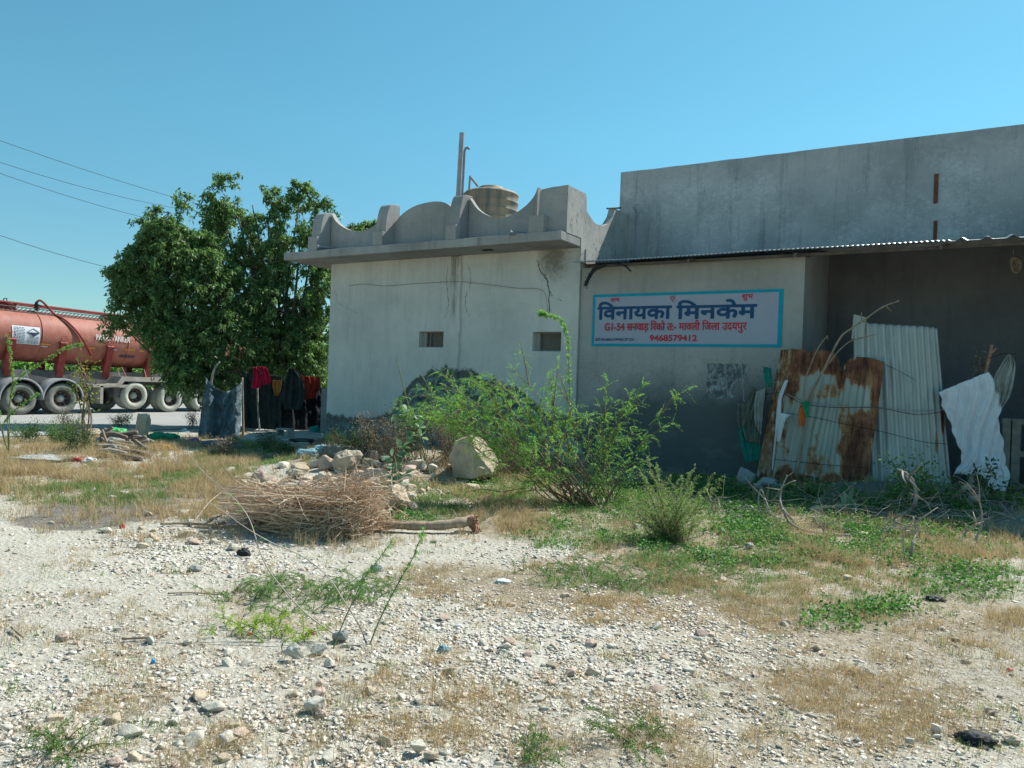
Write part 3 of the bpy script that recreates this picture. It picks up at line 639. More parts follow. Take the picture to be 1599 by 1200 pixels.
t2 = text("\u093fमनकेम", .37, 'blue', sg, sgp(1057, 498), wid(1057, 1181), .0125)
text("G1-54 सनवाड़ \u093fरको त:- मावली \u093fजला उदयपुर", .205, 'red', sg, sgp(945, 516.5), wid(945, 1166), .004)
text("9468579412", .155, 'red', sg, sgp(1015, 532.5), wid(1015, 1088), .005)
text("लाभ", .12, 'red', sg, sgp(954, 472), wid(954, 968), .003)
text("शुभ", .13, 'red', sg, sgp(1159, 467), wid(1159, 1176), .003)
text("GST.IN-08AGTPM4015F1ZH", .075, 'blue', sg, sgp(930, 532.5), wid(930, 990), .0015)
em = MB(); ec = np.array(sgp(1051, 467))
for r, dx, dz in ((.035, 0, 0), (.022, -.03, .03), (.022, .03, .03), (.03, .02, -.035)):
    q = ec + np.array([dx, -.004, dz]); em.tube([q + np.array([r * math.cos(a), 0, r * math.sin(a)]) for a in np.linspace(0, 5.6, 14)], .0035, 4)
em.build('emblem', M['red'], sg)
# torn poster
pp = MB(); a = PY(1105, 567, SY); b = PY(1166, 567, SY); c = PY(1105, 621, SY); mid = PY(1105, 594, SY)[2]
random.seed(3)
def jag(x0, x1, z0, z1, y):
    pts = []
    for k in range(12): pts.append((x0 + (x1 - x0) * k / 12, y, z1 + random.uniform(-.02, .01)))
    for k in range(8): pts.append((x1 + random.uniform(-.03, .02), y, z1 + (z0 - z1) * k / 8))
    for k in range(12): pts.append((x1 + (x0 - x1) * k / 12, y, z0 + random.uniform(-.02, .02)))
    for k in range(6): pts.append((x0 + random.uniform(-.01, .01), y, z0 + (z1 - z0) * k / 6))
    return pts
j1 = jag(a[0], b[0], mid + .005, a[2], SY - .004); pp.add(j1, [tuple(range(len(j1)))])
j2 = jag(a[0], PY(1146, 600, SY)[0], c[2], mid - .005, SY - .004); pp.add(j2, [tuple(range(len(j2)))])
tag(pp.build('torn_poster', M['paper'], fix=False), 'peeling remains of a pale poster stuck to the dark wall below the painted sign', 'poster')

# ------------------------------------------------------------------ roof tank and poles
TY = 16.0; ca = PY(766, 330, TY); rT = (PY(803, 320, TY)[0] - PY(729, 320, TY)[0]) / 2 * .98; zt = PY(800, 301, TY)[2]
wt = thing('rooftop_water_tank', 'round brown ribbed plastic water tank standing on the roof behind the parapet', 'water tank', (ca[0], TY, 4.5))
prof = [(rT * .98, 4.7)]
for k in range(7):
    z = 4.75 + (zt - 4.75) * k / 7; dz = (zt - 4.75) / 7
    prof += [(rT * .985, z), (rT * .985, z + dz * .75), (rT, z + dz * .8), (rT, z + dz * .92)]
prof += [(rT * .97, zt), (rT * .93, zt + .03)]
MB().lathe(prof, (ca[0], TY, 0), n=48).build('tank_body', M['tank_plastic'], wt, True)
MB().lathe([(rT * .93, zt + .03), (rT * .75, zt + .07), (rT * .5, zt + .10), (rT * .47, zt + .16), (rT * .43, zt + .18), (.01, zt + .19)], (ca[0], TY, 0), n=48, cap=False).build('tank_lid', M['tank_plastic'], wt, True)
MB().box((ca[0] - .7, TY - .7, 4.5), (ca[0] + .7, TY + .7, 4.7)).build('tank_base', M['concrete'], wt)
e = PY(728, 308, 15.4); tp = PY(734, 276, 15.5); en = PY(746, 291, 15.8)
MB().tube([(e[0], 15.4, 4.6), tp - np.array([0, 0, .02]), tp, tp + (en - tp) * .1, en], .028, 8).build('inlet_pipe', M['pipe'], wt)
b_ = PY(715, 320, 15.2); t_ = PY(721.5, 208, 15.2)
MB().tube([(b_[0] - .05, 15.2, 4.5), b_, t_], .062, 12).build('tmp', M['pipe'])
vp_ = bpy.data.objects['tmp']; vp_.name = 'vent_pole'; tag(vp_, 'thick grey pole standing tall on the roof left of the water tank', 'pole')
b_ = PY(721, 320, 15.1); t_ = PY(725.5, 236, 15.1)
o = MB().tube([(b_[0] - .03, 15.1, 4.5), b_, t_, t_ + np.array([.03, 0, .06]), t_ + np.array([.10, 0, .065]), t_ + np.array([.13, 0, .03])], .03, 8).build('bent_pipe', M['pipe_dark']); tag(o, 'thin pipe with a hooked end beside the thick roof pole', 'pipe')

# ------------------------------------------------------------------ tanker lorry
TX = -26.4; NX = -25.2
tk = thing('tanker_truck', 'dusty red tanker lorry parked on the road beyond the trees', 'truck', (TX, 16, .02))
tz0 = 2.50; rt_ = .83; slope = -.022
yA, yB = 8.5, 22.0
def tzc(y): return tz0 - (y - 13) * -slope
prof = []
axv = Vector((0, 1, slope)).normalized()
body = MB().lathe([(.02, -.25), (rt_ * .55, -.21), (rt_ * .85, -.1), (rt_, .02)] + [(rt_, s) for s in np.linspace(.3, yB - yA - .3, 30)] + [(rt_, yB - yA - .02), (rt_ * .85, yB - yA + .1), (rt_ * .55, yB - yA + .21), (.02, yB - yA + .25)], (TX, yA, tzc(yA)), axv, n=64, cap=False)
bo = body.build('tank', M['tankpaint'], tk, True)
def ring(y, w=.05): return MB().lathe([(rt_ - .01, -w), (rt_ + .018, -w), (rt_ + .018, w), (rt_ - .01, w)], (TX, y, tzc(y)), axv, n=64, cap=False)
for y in (9.6, 13.1, 16.0, 19.3): ring(y, .012).build('tank_seam', M['tankpaint'], tk, True)
def on_tank(y, ang, r=None):      # ang from the horizontal at the near side, up positive
    r = r or rt_; return np.array([TX + r * math.cos(ang), y, tzc(y) + r * math.sin(ang)])
# catwalk and rails on the top
rl = MB()
for xo in (.30, -.30): rl.tube([(TX + xo, yA + .3, tzc(yA) + rt_ + .17), (TX + xo, yB - .3, tzc(yB) + rt_ + .17)], .035, 6)
rl.build('top_rail', M['redframe'], tk)
wk = MB()
for k in range(100):
    y = yA + .4 + k * (yB - yA - .8) / 100; z = tzc(y) + rt_
    wk.beam((TX + .34, y, z - .08), (TX + .40, y + .11, z + .04), .02, .02)
wk.tube([(TX + .42, yA + .3, tzc(yA) + rt_ - .10), (TX + .42, yB - .3, tzc(yB) + rt_ - .10)], .015, 5); wk.tube([(TX + .36, yA + .3, tzc(yA) + rt_ + .05), (TX + .36, yB - .3, tzc(yB) + rt_ + .05)], .015, 5)
wk.build('catwalk', M['ratchet'], tk)
for y in (12.35, 15.9, 19.2):
    h = MB().lathe([(.30, 0), (.30, .12), (.34, .13), (.34, .18), (.05, .22)], (TX, y, tzc(y) + rt_ - .02), n=24).build('hatch', M['redframe'], tk)
    MB().tube([(TX - .1, y, tzc(y) + rt_ + .18), (TX - .1, y, tzc(y) + rt_ + .3), (TX + .1, y, tzc(y) + rt_ + .3), (TX + .1, y, tzc(y) + rt_ + .18)], .015, 5).build('handle', M['dark'], h)
vy = PX(57, 475, TX + .3)[1]; vz = tzc(vy) + rt_
va = MB().tube([(TX + .3, vy, vz), (TX + .3, vy, vz + .28)], .05, 8).lathe([(.09, .05), (.09, .09)], (TX + .3, vy, vz), n=12).lathe([(.09, .17), (.09, .21)], (TX + .3, vy, vz), n=12).build('valve', M['dark'], tk)
hp = [np.array([TX + .3, vy, vz + .28]), np.array([TX + .33, vy + .1, vz + .34]), np.array([TX + .40, vy + .25, vz + .20])] + [on_tank(vy + .45 + .95 * (1.2 - a) / 1.2 * .8, a, rt_ + .05) for a in (1.1, .8, .5, .2, -.1, -.4, -.7)]
MB().tube(curve(hp, 6), .035, 8).build('hose', M['redframe'], tk)
# placard, lettering, reflectors wrapped on the barrel
def tank_quad(y0, y1, a0, a1, r, n=8):
    mb = MB(); vs = []
    for k in range(n + 1):
        a = a0 + (a1 - a0) * k / n; vs += [on_tank(y0, a, r), on_tank(y1, a, r)]
    return mb.add(vs, [(2 * k, 2 * k + 2, 2 * k + 3, 2 * k + 1) for k in range(n)])
def ang_of(px, py):   # point on the near side of the barrel under a pixel
    d = ray(px, py); best = None
    for a in np.linspace(-1.2, 1.4, 260):
        y = 13.0
        for _ in range(6):
            X = TX + rt_ * math.cos(a); y = X / d[0] * d[1]
        z = EYE + X / d[0] * d[2]; e = abs(z - (tzc(y) + rt_ * math.sin(a)))
        if best is None or e < best[0]: best = (e, a, y)
    return best[1], best[2]
aT, yL = ang_of(18, 508); aB, yR = ang_of(61, 539)
pc = tank_quad(yL, yR, aB, aT, rt_ + .012).build('placard', M['placard'], tk, fix=False)
lines = MB(); lines2 = MB(); ym = (yL + yR) / 2 - .02
def pbar(u0, u1, v, h=.012):
    ya = yL + (yR - yL) * u0; yb = yL + (yR - yL) * u1; a = aT + (aB - aT) * v
    c = [on_tank(ya, a + h, rt_ + .016), on_tank(yb, a + h, rt_ + .016), on_tank(yb, a - h, rt_ + .016), on_tank(ya, a - h, rt_ + .016)]
    (lines if u0 < .5 else lines2).add(c, [(0, 1, 2, 3)])
random.seed(5)
for k in range(11):
    u = .06
    while u < .44:
        w = random.uniform(.03, .09); pbar(u, min(u + w, .45), .10 + k * .082, .010); u += w + .02
for k in range(6):
    u = .54
    while u < .93:
        w = random.uniform(.03, .1); pbar(u, min(u + w, .95), .58 + k * .07, .008); u += w + .02
lines.build('placard_text', M['ink'], pc, fix=False); lines2.build('placard_text', M['ink'], pc, fix=False)
dm = MB(); uc, vc = .75, .32
def dp(du, dv): return on_tank(yL + (yR - yL) * (uc + du), aT + (aB - aT) * (vc + dv), rt_ + .02)
for e0, e1 in (((0, -.22), (.22, 0)), ((.22, 0), (0, .22)), ((0, .22), (-.22, 0)), ((-.22, 0), (0, -.22))):
    dm.tube([dp(*e0), dp(*e1)], .008, 4)
dm.add([dp(-.20, .01), dp(.20, .01), dp(0, .20)], [(0, 1, 2)]); dm.build('hazard_diamond', M['ink'], pc, fix=False)
def tank_text(s, px, py, size, mat, w=None, squash=1.0):
    a, y = ang_of(px, py); X0 = on_tank(y, a, rt_ + .02); Uv = np.array([-math.sin(a), 0, math.cos(a)])
    return text(s, size, mat, tk, X0, w, .004, (0, 1, slope), Uv, 'lettering')
def tdist(pa, pb): return ang_of(*pb)[1] - ang_of(*pa)[1]
tank_text("PARAS TANKER", 150, 531, .27, 'white', tdist((152, 533), (204, 540)))
tank_text("HR38 8433", 185, 558, .16, 'ink', tdist((185, 558), (208, 560)))
for mat, L_ in (('orange', [(63, 537, 79, 538), (133, 543, 149, 544), (195, 546, 210, 547), (218, 548, 224, 549)]), ('silver', [(63, 540.5, 74, 541), (109, 541.5, 119, 542), (172, 546, 182, 547)])):
    for x0, y0, x1, y1 in L_:
        a, ya = ang_of(x0, y0); a1, yb = ang_of(x1, y1); tank_quad(ya, yb, a - .03, a + .03, rt_ + .014, 1).build('reflector', M[mat], tk, fix=False)
# saddles
for px_ in (8, 90, 163, 228, 298):
    y = PX(px_, 560, TX + .6)[1]; z = tzc(y)
    for sg in (-1, 1): so_ = MB().prism([(TX + sg * .62, y - .05, 1.22), (TX + sg * .42, y - .05, 1.22), (TX + sg * .55, y - .05, z - .55), (TX + sg * .80, y - .05, z - .27), (TX + sg * .84, y - .05, z - .12), (TX + sg * .90, y - .05, z - .17)], (0, .22, .0)).build('saddle', M['redframe'], tk)
    MB().tube([on_tank(y + .05, -.12, rt_ + .03) + np.array([.02, -.1, 0]), on_tank(y + .05, .04, rt_ + .03) + np.array([.02, -.08, 0]), on_tank(y + .05, .08, rt_ + .03) + np.array([.02, .06, 0]), on_tank(y + .05, -.08, rt_ + .03) + np.array([.02, .1, 0])], .012, 5).build('lashing_hook', M['redframe'], so_)
# chassis
ch = MB()
for xo in (.55, -.55): ch.box((TX + xo - .05, yA - .2, .98), (TX + xo + .05, yB + .6, 1.42))
for y in np.arange(yA, yB, 1.6): ch.box((TX - .5, y, 1.05), (TX + .5, y + .08, 1.3))
ch.build('chassis', M['chassis'], tk)
y15 = PX(160, 600, NX)[1]
st = MB().box((NX - .5, y15 - .05, .35), (NX - .02, y15 + .05, .95)).box((NX - .55, y15 - .3, .90), (NX - .02, y15 + 1.0, 1.0)); st.build('landing_leg', M['beige'], tk)
yb0 = PX(172, 600, NX)[1]; yb1 = PX(195, 590, NX)[1]
MB().prism([(NX, yb0, .93), (NX, yb0 + .35, .93), (NX, yb1, 1.12), (NX, yB, 1.08), (NX, yB, 1.22), (NX, yb1 - .1, 1.28), (NX, yb0 + .25, 1.05)], (-.9, 0, 0)).build('side_platform', M['beige'], tk)
for px_ in (50, 195, 236):
    y = PX(px_, 590, NX)[1]; MB().tube([(NX - .2, y, 1.1), (NX - .25, y - .12, 1.55)], .012, 5).build('side_rod', M['beige'], tk)
for px_ in (142, 205):
    y = PX(px_, 570, NX)[1]; MB().tube([(NX - .15, y, 1.1), (NX - .4, y - .1, 1.6)], .02, 5).build('side_rod', M['redframe'], tk)
MB().box((NX - .5, y15 + .5, .55), (NX - .15, y15 + .95, .92)).build('battery_box', M['chassis'], tk)
def wheel(y, x, zc=.52, R=.50, mat='tyre', deep=True, side=1):
    w = thing('wheel', None, None, (0, 0, 0)); w.parent = tk; w.location = Vector((x - TX, y - 16, zc - .02))
    wc = Vector((x, y, zc)); s = side
    prof = [(R * .60, -.26), (R * .8, -.28), (R * .95, -.25), (R, -.2), (R, -.08), (R * .95, -.03), (R * .8, .0), (R * .58, -.015), (R * .56, -.06)]
    tyre = MB().lathe([(R * .58, -.62), (R * .8, -.64), (R * .95, -.61), (R, -.56), (R, -.42), (R * .95, -.37), (R * .75, -.34)], wc, (s, 0, 0), 40, False).lathe(prof, wc, (s, 0, 0), 40, False)
    tyre.build('tyre', M[mat], w, True)
    d = -.20 if deep else -.08
    MB().lathe([(R * .57, -.05), (R * .50, -.07), (R * .46, d), (R * .30, d - .02), (.11, d), (.01, d)], wc, (s, 0, 0), 32, False).build('rim', M['rim'], w, True)
    hb = MB().lathe([(.13, d), (.12, d + .08), (.07, d + .12), (.01, d + .125)], wc, (s, 0, 0), 16, False)
    for k in range(8):
        a = k * math.pi / 4; q = wc + Vector((s * (d + .0), .19 * math.cos(a), .19 * math.sin(a))); hb.lathe([(.018, 0), (.018, .05), (.001, .055)], q, (s, 0, 0), 6, False)
    hb.build('hub', M['hub'], w, True)
for px_, py_, mt in ((33, 622, 'tyre'), (98, 624, 'tyre'), (212, 617, 'tyre_new'), (267, 624, 'tyre_new'), (318, 627, 'tyre_new'), (-70, 620, 'tyre')):
    p = PX(px_, py_, NX); zc_ = .52 if py_ != 617 else .62
    R_w = .50 if mt == 'tyre' else .475
    wheel(p[1], NX, max(R_w + .02, zc_ if py_ == 617 else R_w + .02), R_w, mt)
    wheel(p[1], TX - 1.2, R_w + .02, R_w, mt, side=-1)
for px_ in (33, 98):
    p = PX(px_, 622, NX); y = p[1]; f = MB(); vs = []; n = 20
    for k in range(n + 1):
        a = math.pi * (k / n) * 1.04 - .06; r = .66
        yy, zz = y + r * math.cos(a), .52 + r * math.sin(a) * .98
        yo, zo = y + (r - .06) * math.cos(a), .52 + (r - .06) * math.sin(a) * .98
        vs += [(NX - .62, yy, zz), (NX + .03, yy, zz), (NX + .03, yo, zo)]
    fs = []
    for k in range(n): a = 3 * k; fs += [(a, a + 1, a + 4, a + 3), (a + 1, a + 2, a + 5, a + 4)]
    o = f.add(vs, fs).build('mudguard', M['fender'], tk, True, fix=False); solid(o, .015)
# ------------------------------------------------------------------ foliage builders
def leaves(P, D, L, Wd, droop=.0, fold=.25, n=None):
    """P (n,3) base points, D (n,3) unit directions -> 4-vertex folded diamonds"""
    n = len(P); L = np.broadcast_to(L, n); Wd = np.broadcast_to(Wd, n)
    r = rng.normal(size=(n, 3)); S = np.cross(D, r); S /= np.linalg.norm(S, axis=1, keepdims=True) + 1e-9
    N = np.cross(S, D)
    mid = P + D * (L * .45)[:, None]; tip = P + D * L[:, None] - np.array([0, 0, 1.]) * (droop * L)[:, None]
    a = mid + S * (Wd / 2)[:, None] + N * (Wd * fold)[:, None]; b = mid - S * (Wd / 2)[:, None] + N * (Wd * fold)[:, None]
    V = np.stack([P, a, tip, b], 1).reshape(-1, 3); I = np.arange(n)[:, None] * 4
    F = np.concatenate([I + np.array([0, 1, 2]), I + np.array([0, 2, 3])], 0); return V, F
def norm(v): return v / (np.linalg.norm(v, axis=-1, keepdims=True) + 1e-9)
def tree(name, label, lobes, base, trunk_r, nspray, nleaf, group=None, leafL=(.09, .14)):
    """lobes: (px,py,radius px,depth m)"""
    root = thing(name, label, 'tree', base, group)
    C = []; Rr = []
    for x, y, r, t in lobes: C.append(PD(x, y, t)); Rr.append(r / FPX * t)
    C = np.array(C); Rr = np.array(Rr); w = Rr ** 1.35; w /= w.sum()
    k = rng.choice(len(C), nspray, p=w); u = norm(rng.normal(size=(nspray, 3))); rad = Rr[k] * (.38 + .56 * rng.random(nspray) ** .5)
    S = C[k] + u * rad[:, None] * np.array([1, 1, .95])
    keep = fbm(S[:, 0] * 1.9 + S[:, 2] * 1.2, S[:, 1] * 1.9 - S[:, 2] * 1.5, 1.0, 2, 5) > .30      # gaps
    S = S[keep]; u = u[keep]; ns = len(S)
    d0 = norm(u + np.array([0, 0, .35]) + rng.normal(size=(ns, 3)) * .35); ln = .22 + .28 * rng.random(ns)
    t = rng.random((ns, nleaf)); base_ = S[:, None] + d0[:, None] * (t * ln[:, None])[..., None]; base_[..., 2] -= (t ** 2) * ln[:, None] * .65
    base_ = base_.reshape(-1, 3) + rng.normal(size=(ns * nleaf, 3)) * .035
    dd = norm(rng.normal(size=(ns * nleaf, 3)) * .75 + np.repeat(d0, nleaf, 0) * .35 + np.array([0, 0, -.75]))
    V, F = leaves(base_, dd, rng.uniform(leafL[0], leafL[1], len(base_)), rng.uniform(.035, .055, len(base_)), .15)
    np_obj('crown', V, F, M['treeleaf'], root)
    # trunk and limbs
    tr = MB(); b = np.array(base, float); top = C[np.argmax(Rr)]
    fork = b + (top - b) * .35; fork[2] = b[2] + 1.3
    tr.tube(curve([b - np.array([0, 0, .1]), (b + fork) / 2 + np.array([.06, .03, 0]), fork], 5), [trunk_r * (1.25 - .35 * i / 10) for i in range(11)], 9)
    lb = MB()
    for c in C:
        c = fork + (c - fork) * .93; mid = (fork + c) / 2 + rng.normal(size=3) * .12 + np.array([0, 0, -.15]); cc = curve([fork, mid, c], 5); lb.tube(cc, [trunk_r * .33 * (1 - .85 * i / 10) + .006 for i in range(len(cc))], 5)
    for i in range(0, ns, 5):
        j = np.argmin(((C - S[i]) ** 2).sum(1)); lb.tube([C[j] + (S[i] - C[j]) * .1, (C[j] + S[i]) / 2 + rng.normal(size=3) * .05, S[i]], [.018, .011, .005], 3, False)
    tk_ = tr.build('trunk', M['bark'], root, True); lb.build('limbs', M['bark'], tk_)
    return root
LA = [(270, 305, 14, 20.6), (265, 332, 24, 20.7), (238, 364, 22, 20.8), (272, 378, 40, 20.9), (302, 400, 42, 21.2), (340, 392, 32, 21.2), (226, 412, 28, 20.7), (188, 432, 12, 20.6), (206, 430, 18, 20.6), (238, 462, 40, 20.8),
      (295, 468, 66, 21.4), (352, 455, 45, 21.3), (196, 466, 10, 20.5), (268, 522, 38, 20.9), (236, 500, 18, 20.6), (302, 545, 45, 20.8), (352, 532, 48, 21.2), (335, 588, 26, 20.6), (276, 562, 26, 20.7), (300, 580, 26, 20.5), (182, 505, 6, 20.5)]
LB = [(358, 292, 17, 22.6), (390, 300, 20, 22.8), (415, 315, 22, 22.6), (468, 300, 12, 22.8), (472, 330, 24, 22.8), (336, 312, 10, 22.5), (500, 324, 9, 22.6), (380, 348, 38, 22.8), (432, 352, 42, 23.0), (445, 402, 52, 22.8), (400, 420, 52, 22.6), (492, 398, 40, 22.9),
      (486, 452, 50, 22.6), (440, 486, 55, 22.2), (492, 520, 42, 22.6), (432, 540, 42, 22.0), (400, 582, 18, 21.6), (476, 562, 26, 22.0), (535, 345, 9, 23.5), (578, 360, 12, 24), (560, 380, 26, 24), (520, 372, 24, 23.6), (350, 345, 28, 22.8)]
baseA = PZ(352, 655); baseB = PZ(452, 645)
tree('leafy_tree', 'lower rounder leafy tree in front of the tanker, nearer the road on the left', LA, (baseA[0] * 21.2 / depth(baseA), baseA[1] * 21.2 / depth(baseA), 0), .16, 2300, 46)
tree('leafy_tree', 'taller leafy tree rising beside the left end of the plastered building', LB, (baseB[0] * 22.4 / depth(baseB), baseB[1] * 22.4 / depth(baseB), 0), .2, 2400, 46)
# bushes across the road behind the lorry
for k, (x, t, h, w) in enumerate([(-40, 33, 2.3, 60), (40, 34, 2.6, 70), (120, 35, 2.4, 70), (200, 36, 2.7, 75), (285, 37, 2.5, 80), (360, 38, 3.0, 80), (440, 39, 3.2, 80), (505, 40, 3.4, 70)]):
    c = PD(x, 600, t); b = thing('roadside_bush', None, 'bush', (c[0], c[1], 0), 'bushes across the road behind the tanker')
    tag(b, 'pale green bush growing across the road beyond the tanker and the shelter')
    n = 2600; u = norm(rng.normal(size=(n, 3))); S = np.array([c[0], c[1], h * .45]) + u * np.array([w / FPX * t * .75, 1.2, h * .5]) * (rng.random(n) ** .4)[:, None]; S[:, 2] = np.abs(S[:, 2])
    V, F = leaves(S, norm(rng.normal(size=(n, 3))), rng.uniform(.15, .3, n), .12); np_obj('foliage', V, F, M['thornleaf' if k % 2 else 'bushleaf'], b)
    s = MB()
    for q in range(7): s.tube([(c[0] + rng.normal() * .1, c[1], -.05), tuple(S[q * 11])], [.03, .008], 4)
    s.build('stem', M['bark'], b)

def frond_bush(name, label, base, branches, mat='thornleaf', cat='bush', fr_len=.11, npair=9, lf=(.02, .007), start=.3, dens=26, stem='stem', r0=.010, spread=1.0, group=None, down=.1):
    """branches: list of 3D polylines. pinnate fronds of tiny leaflets along each"""
    root = thing(name, label, cat, base, group)
    sm = MB(); P = []; D = []; Ls = []
    for br in branches:
        c = curve(br, 8); n = len(c); L = sum(np.linalg.norm(c[i + 1] - c[i]) for i in range(n - 1))
        sm.tube(c, [r0 * (1 - .8 * i / n) + .0012 for i in range(n)], 4)
        nf = int(dens * L)
        for _ in range(nf):
            t = start + (1 - start) * random.random(); i = min(int(t * (n - 1)), n - 2); p = c[i] + (c[i + 1] - c[i]) * random.random()
            ax = norm(c[min(i + 2, n - 1)] - c[i]); d = norm(ax * .7 + rng.normal(size=3) * .55 * spread + np.array([0, 0, .05 - down]))
            l = fr_len * random.uniform(.6, 1.25); s = norm(np.cross(d, rng.normal(size=3)))
            for k in range(npair):
                q = p + d * l * (k + .6) / npair; q = q - np.array([0, 0, .25 * l * (k / npair) ** 2])
                for sg_ in (1, -1):
                    P.append(q); D.append(norm(s * sg_ + d * .45)); Ls.append(lf[0] * (1 - .4 * k / npair))
    P = np.array(P); D = np.array(D); Ls = np.array(Ls)
    V, F = leaves(P, D, Ls * rng.uniform(.7, 1.3, len(P)), lf[1], .1, .1); np_obj('foliage', V, F, M[mat], root)
    sm.build('stem', M[stem], root); return root
def wig(p, q, lift=.0, n=3, j=.03):
    p = np.array(p, float); q = np.array(q, float); L = np.linalg.norm(q - p); out = [p]
    for k in range(1, n): t = k / n; out.append(p + (q - p) * t + np.array([0, 0, lift * 4 * t * (1 - t)]) + rng.normal(size=3) * j * L)
    return out + [q]
# big feathery thorn bush in front of the wall
b0 = G(905, 790); tb = depth(b0); br = []
tips = [(650, 600, -.3), (668, 632, -.6), (690, 606, 0), (720, 592, .2), (745, 588, .3), (700, 640, -.5), (740, 625, -.2), (790, 600, .2), (800, 596, 0), (830, 640, -.2), (860, 590, .1), (850, 600, .2), (870, 640, -.2), (945, 625, .1), (985, 612, .2), (1003, 600, .2), (1035, 640, .2), (640, 642, -.2), (655, 630, 0), (685, 618, .1), (700, 652, -.3), (715, 628, 0), (735, 645, -.2), (760, 610, .1), (630, 632, .1), (770, 650, -.3),
        (1010, 690, 0), (980, 720, -.2), (770, 768, -.8), (810, 715, -.5), (830, 705, -.6), (800, 745, -.7), (860, 740, -.5), (920, 650, .3), (890, 640, -.1), (790, 660, .1), (960, 680, .1), (840, 730, -.7), (1000, 665, .3), (655, 615, 0), (700, 585, .2), (735, 600, .1), (770, 585, 0), (800, 575, .2), (675, 655, -.3), (935, 740, -.2), (880, 600, 0)]
for x, y, dz in tips:
    bx = b0 + np.array([random.uniform(-.35, .35), random.uniform(-.1, .2), -.02]); q = PD(x, y, tb + dz)
    c = wig(bx, q, .10 if abs(x - 905) > 90 else .03, 4, .035); br.append(c)
    cc = curve(c, 6)
    for _ in range(2):
        k = random.randrange(int(len(cc) * .35), len(cc) - 2); d = cc[k + 1] - cc[k]; d = norm(d) * random.uniform(.25, .5) + rng.normal(size=3) * .16; br.append([cc[k], cc[k] + d * .5 + np.array([0, 0, .03]), cc[k] + d])
frond_bush('thorn_bush', 'large feathery bright green thorn bush arching in front of the cracked wall', b0, br, dens=15, r0=.008, fr_len=.18, npair=13, lf=(.025, .008), start=.45, stem='stembrown', down=.25)
# the tall single shoot
p0 = b0 + np.array([0, 0, 0]); sh = [p0, PD(893, 700, tb), PD(890, 620, tb), PD(888, 560, tb), PD(886, 525, tb), PD(876, 500, tb), PD(855, 492, tb), PD(842, 488, tb)]
frond_bush('tall_shoot', 'single tall thin leafy shoot curving left at its tip, rising out of the thorn bush', b0, [sh], dens=70, r0=.006, fr_len=.05, npair=3, lf=(.035, .014), start=.12, mat='thornleaf', cat='shoot')
# dense leaves in the heart of the bush (a second small-leaved shrub)
def leaf_shrub(name, label, base, tips, mat, L=(.02, .035), bs=.05, W=.014, per=180, stemmat='stem', r0=.007, cat='shrub', group=None, spread=.05, start=.3, droop=.1, lift=.03):
    root = thing(name, label, cat, base, group); sm = MB(); P = []; D = []
    for q in tips:
        c = curve(wig(np.array(base) + np.array([random.uniform(-bs, bs), random.uniform(-bs, bs), -.02]), q, lift, 3, .04), 6); n = len(c)
        sm.tube(c, [r0 * (1 - .75 * i / n) + .001 for i in range(n)], 4)
        for _ in range(per):
            t = start + (1 - start) * random.random() ** .8; i = min(int(t * (n - 1)), n - 2); p = c[i] + (c[i + 1] - c[i]) * random.random() + rng.normal(size=3) * spread * (.4 + t)
            P.append(p); D.append(norm(rng.normal(size=3) + norm(c[i + 1] - c[i]) * .6))
    V, F = leaves(np.array(P), np.array(D), rng.uniform(L[0], L[1], len(P)), W, droop); np_obj('foliage', V, F, M[mat], root)
    sm.build('stem', M[stemmat], root); return root
b1 = G(955, 785); t1_ = depth(b1)
leaf_shrub('small_leaved_shrub', 'dense dark small-leaved shrub at the right foot of the thorn bush', b1, [PD(x, y, t1_ + d) for x, y, d in [(900, 640, 0), (925, 655, .2), (950, 670, 0), (975, 690, .1), (960, 640, .2), (880, 680, -.1), (1000, 720, .2), (915, 700, -.3), (940, 700, -.3), (895, 655, .1), (990, 745, -.1), (920, 740, -.4), (870, 730, -.2)]], 'bushleaf', per=130, spread=.07, L=(.022, .04), W=.016)
b2 = G(1045, 845); t2_ = depth(b2); br = []
for k in range(95):
    a = random.uniform(-1.6, 1.6); h = random.uniform(.35, 1.0); x = 1045 + 80 * math.sin(a) * h; y = 842 - 118 * math.cos(a * .8) * h
    q = PD(x, y, t2_ + random.uniform(-.45, .45)); br.append(wig(b2 + rng.normal(size=3) * np.array([.08, .06, 0]), q, .03, 3, .04))
for x, y in ((1010, 715), (1025, 722), (1115, 740), (1130, 742), (1085, 728), (1000, 735), (1120, 760)): br.append(wig(b2, PD(x, y, t2_ + random.uniform(-.2, .3)), .04, 3, .03))
frond_bush('feathery_shrub', 'rounded soft feathery green shrub standing in the grass right of the thorn bush', b2, br, dens=62, fr_len=.05, npair=5, lf=(.015, .005), start=.12, stem='stembrown', r0=.0035, mat='softleaf', cat='shrub', down=0)
# foreground shoots
def shoot(label, pts, t, leafy, mat='thornleaf', r0=.0036, start=.4, dens=60, fl=.035, name='thin_shoot'):
    b = G(*pts[0]); tt = depth(b); P = [b] + [PD(x, y, tt + d) for (x, y), d in zip(pts[1:], np.linspace(0, t, len(pts))[1:])]
    return frond_bush(name, label, b, [P], stem='stem' if leafy else 'wood_grey', dens=dens if leafy else 4, r0=r0, fr_len=fl, npair=4, lf=(.012, .006), start=start, mat=mat, cat='shoot', spread=1.2)
shoot('long bare thin stem leaning left, rooted by the pale rock in the foreground', [(542, 1004), (480, 1000 - 40), (433, 939 - 30), (410, 872), (391, 815), (372, 786), (350, 765), (318, 738), (288, 702)], .5, False)
shoot('bare curved stem arching left from the same root as the leafy upright shoot', [(573, 1008), (560, 975), (538, 940), (511, 900), (470, 868), (425, 848), (385, 825), (350, 800), (325, 785)], .4, False)
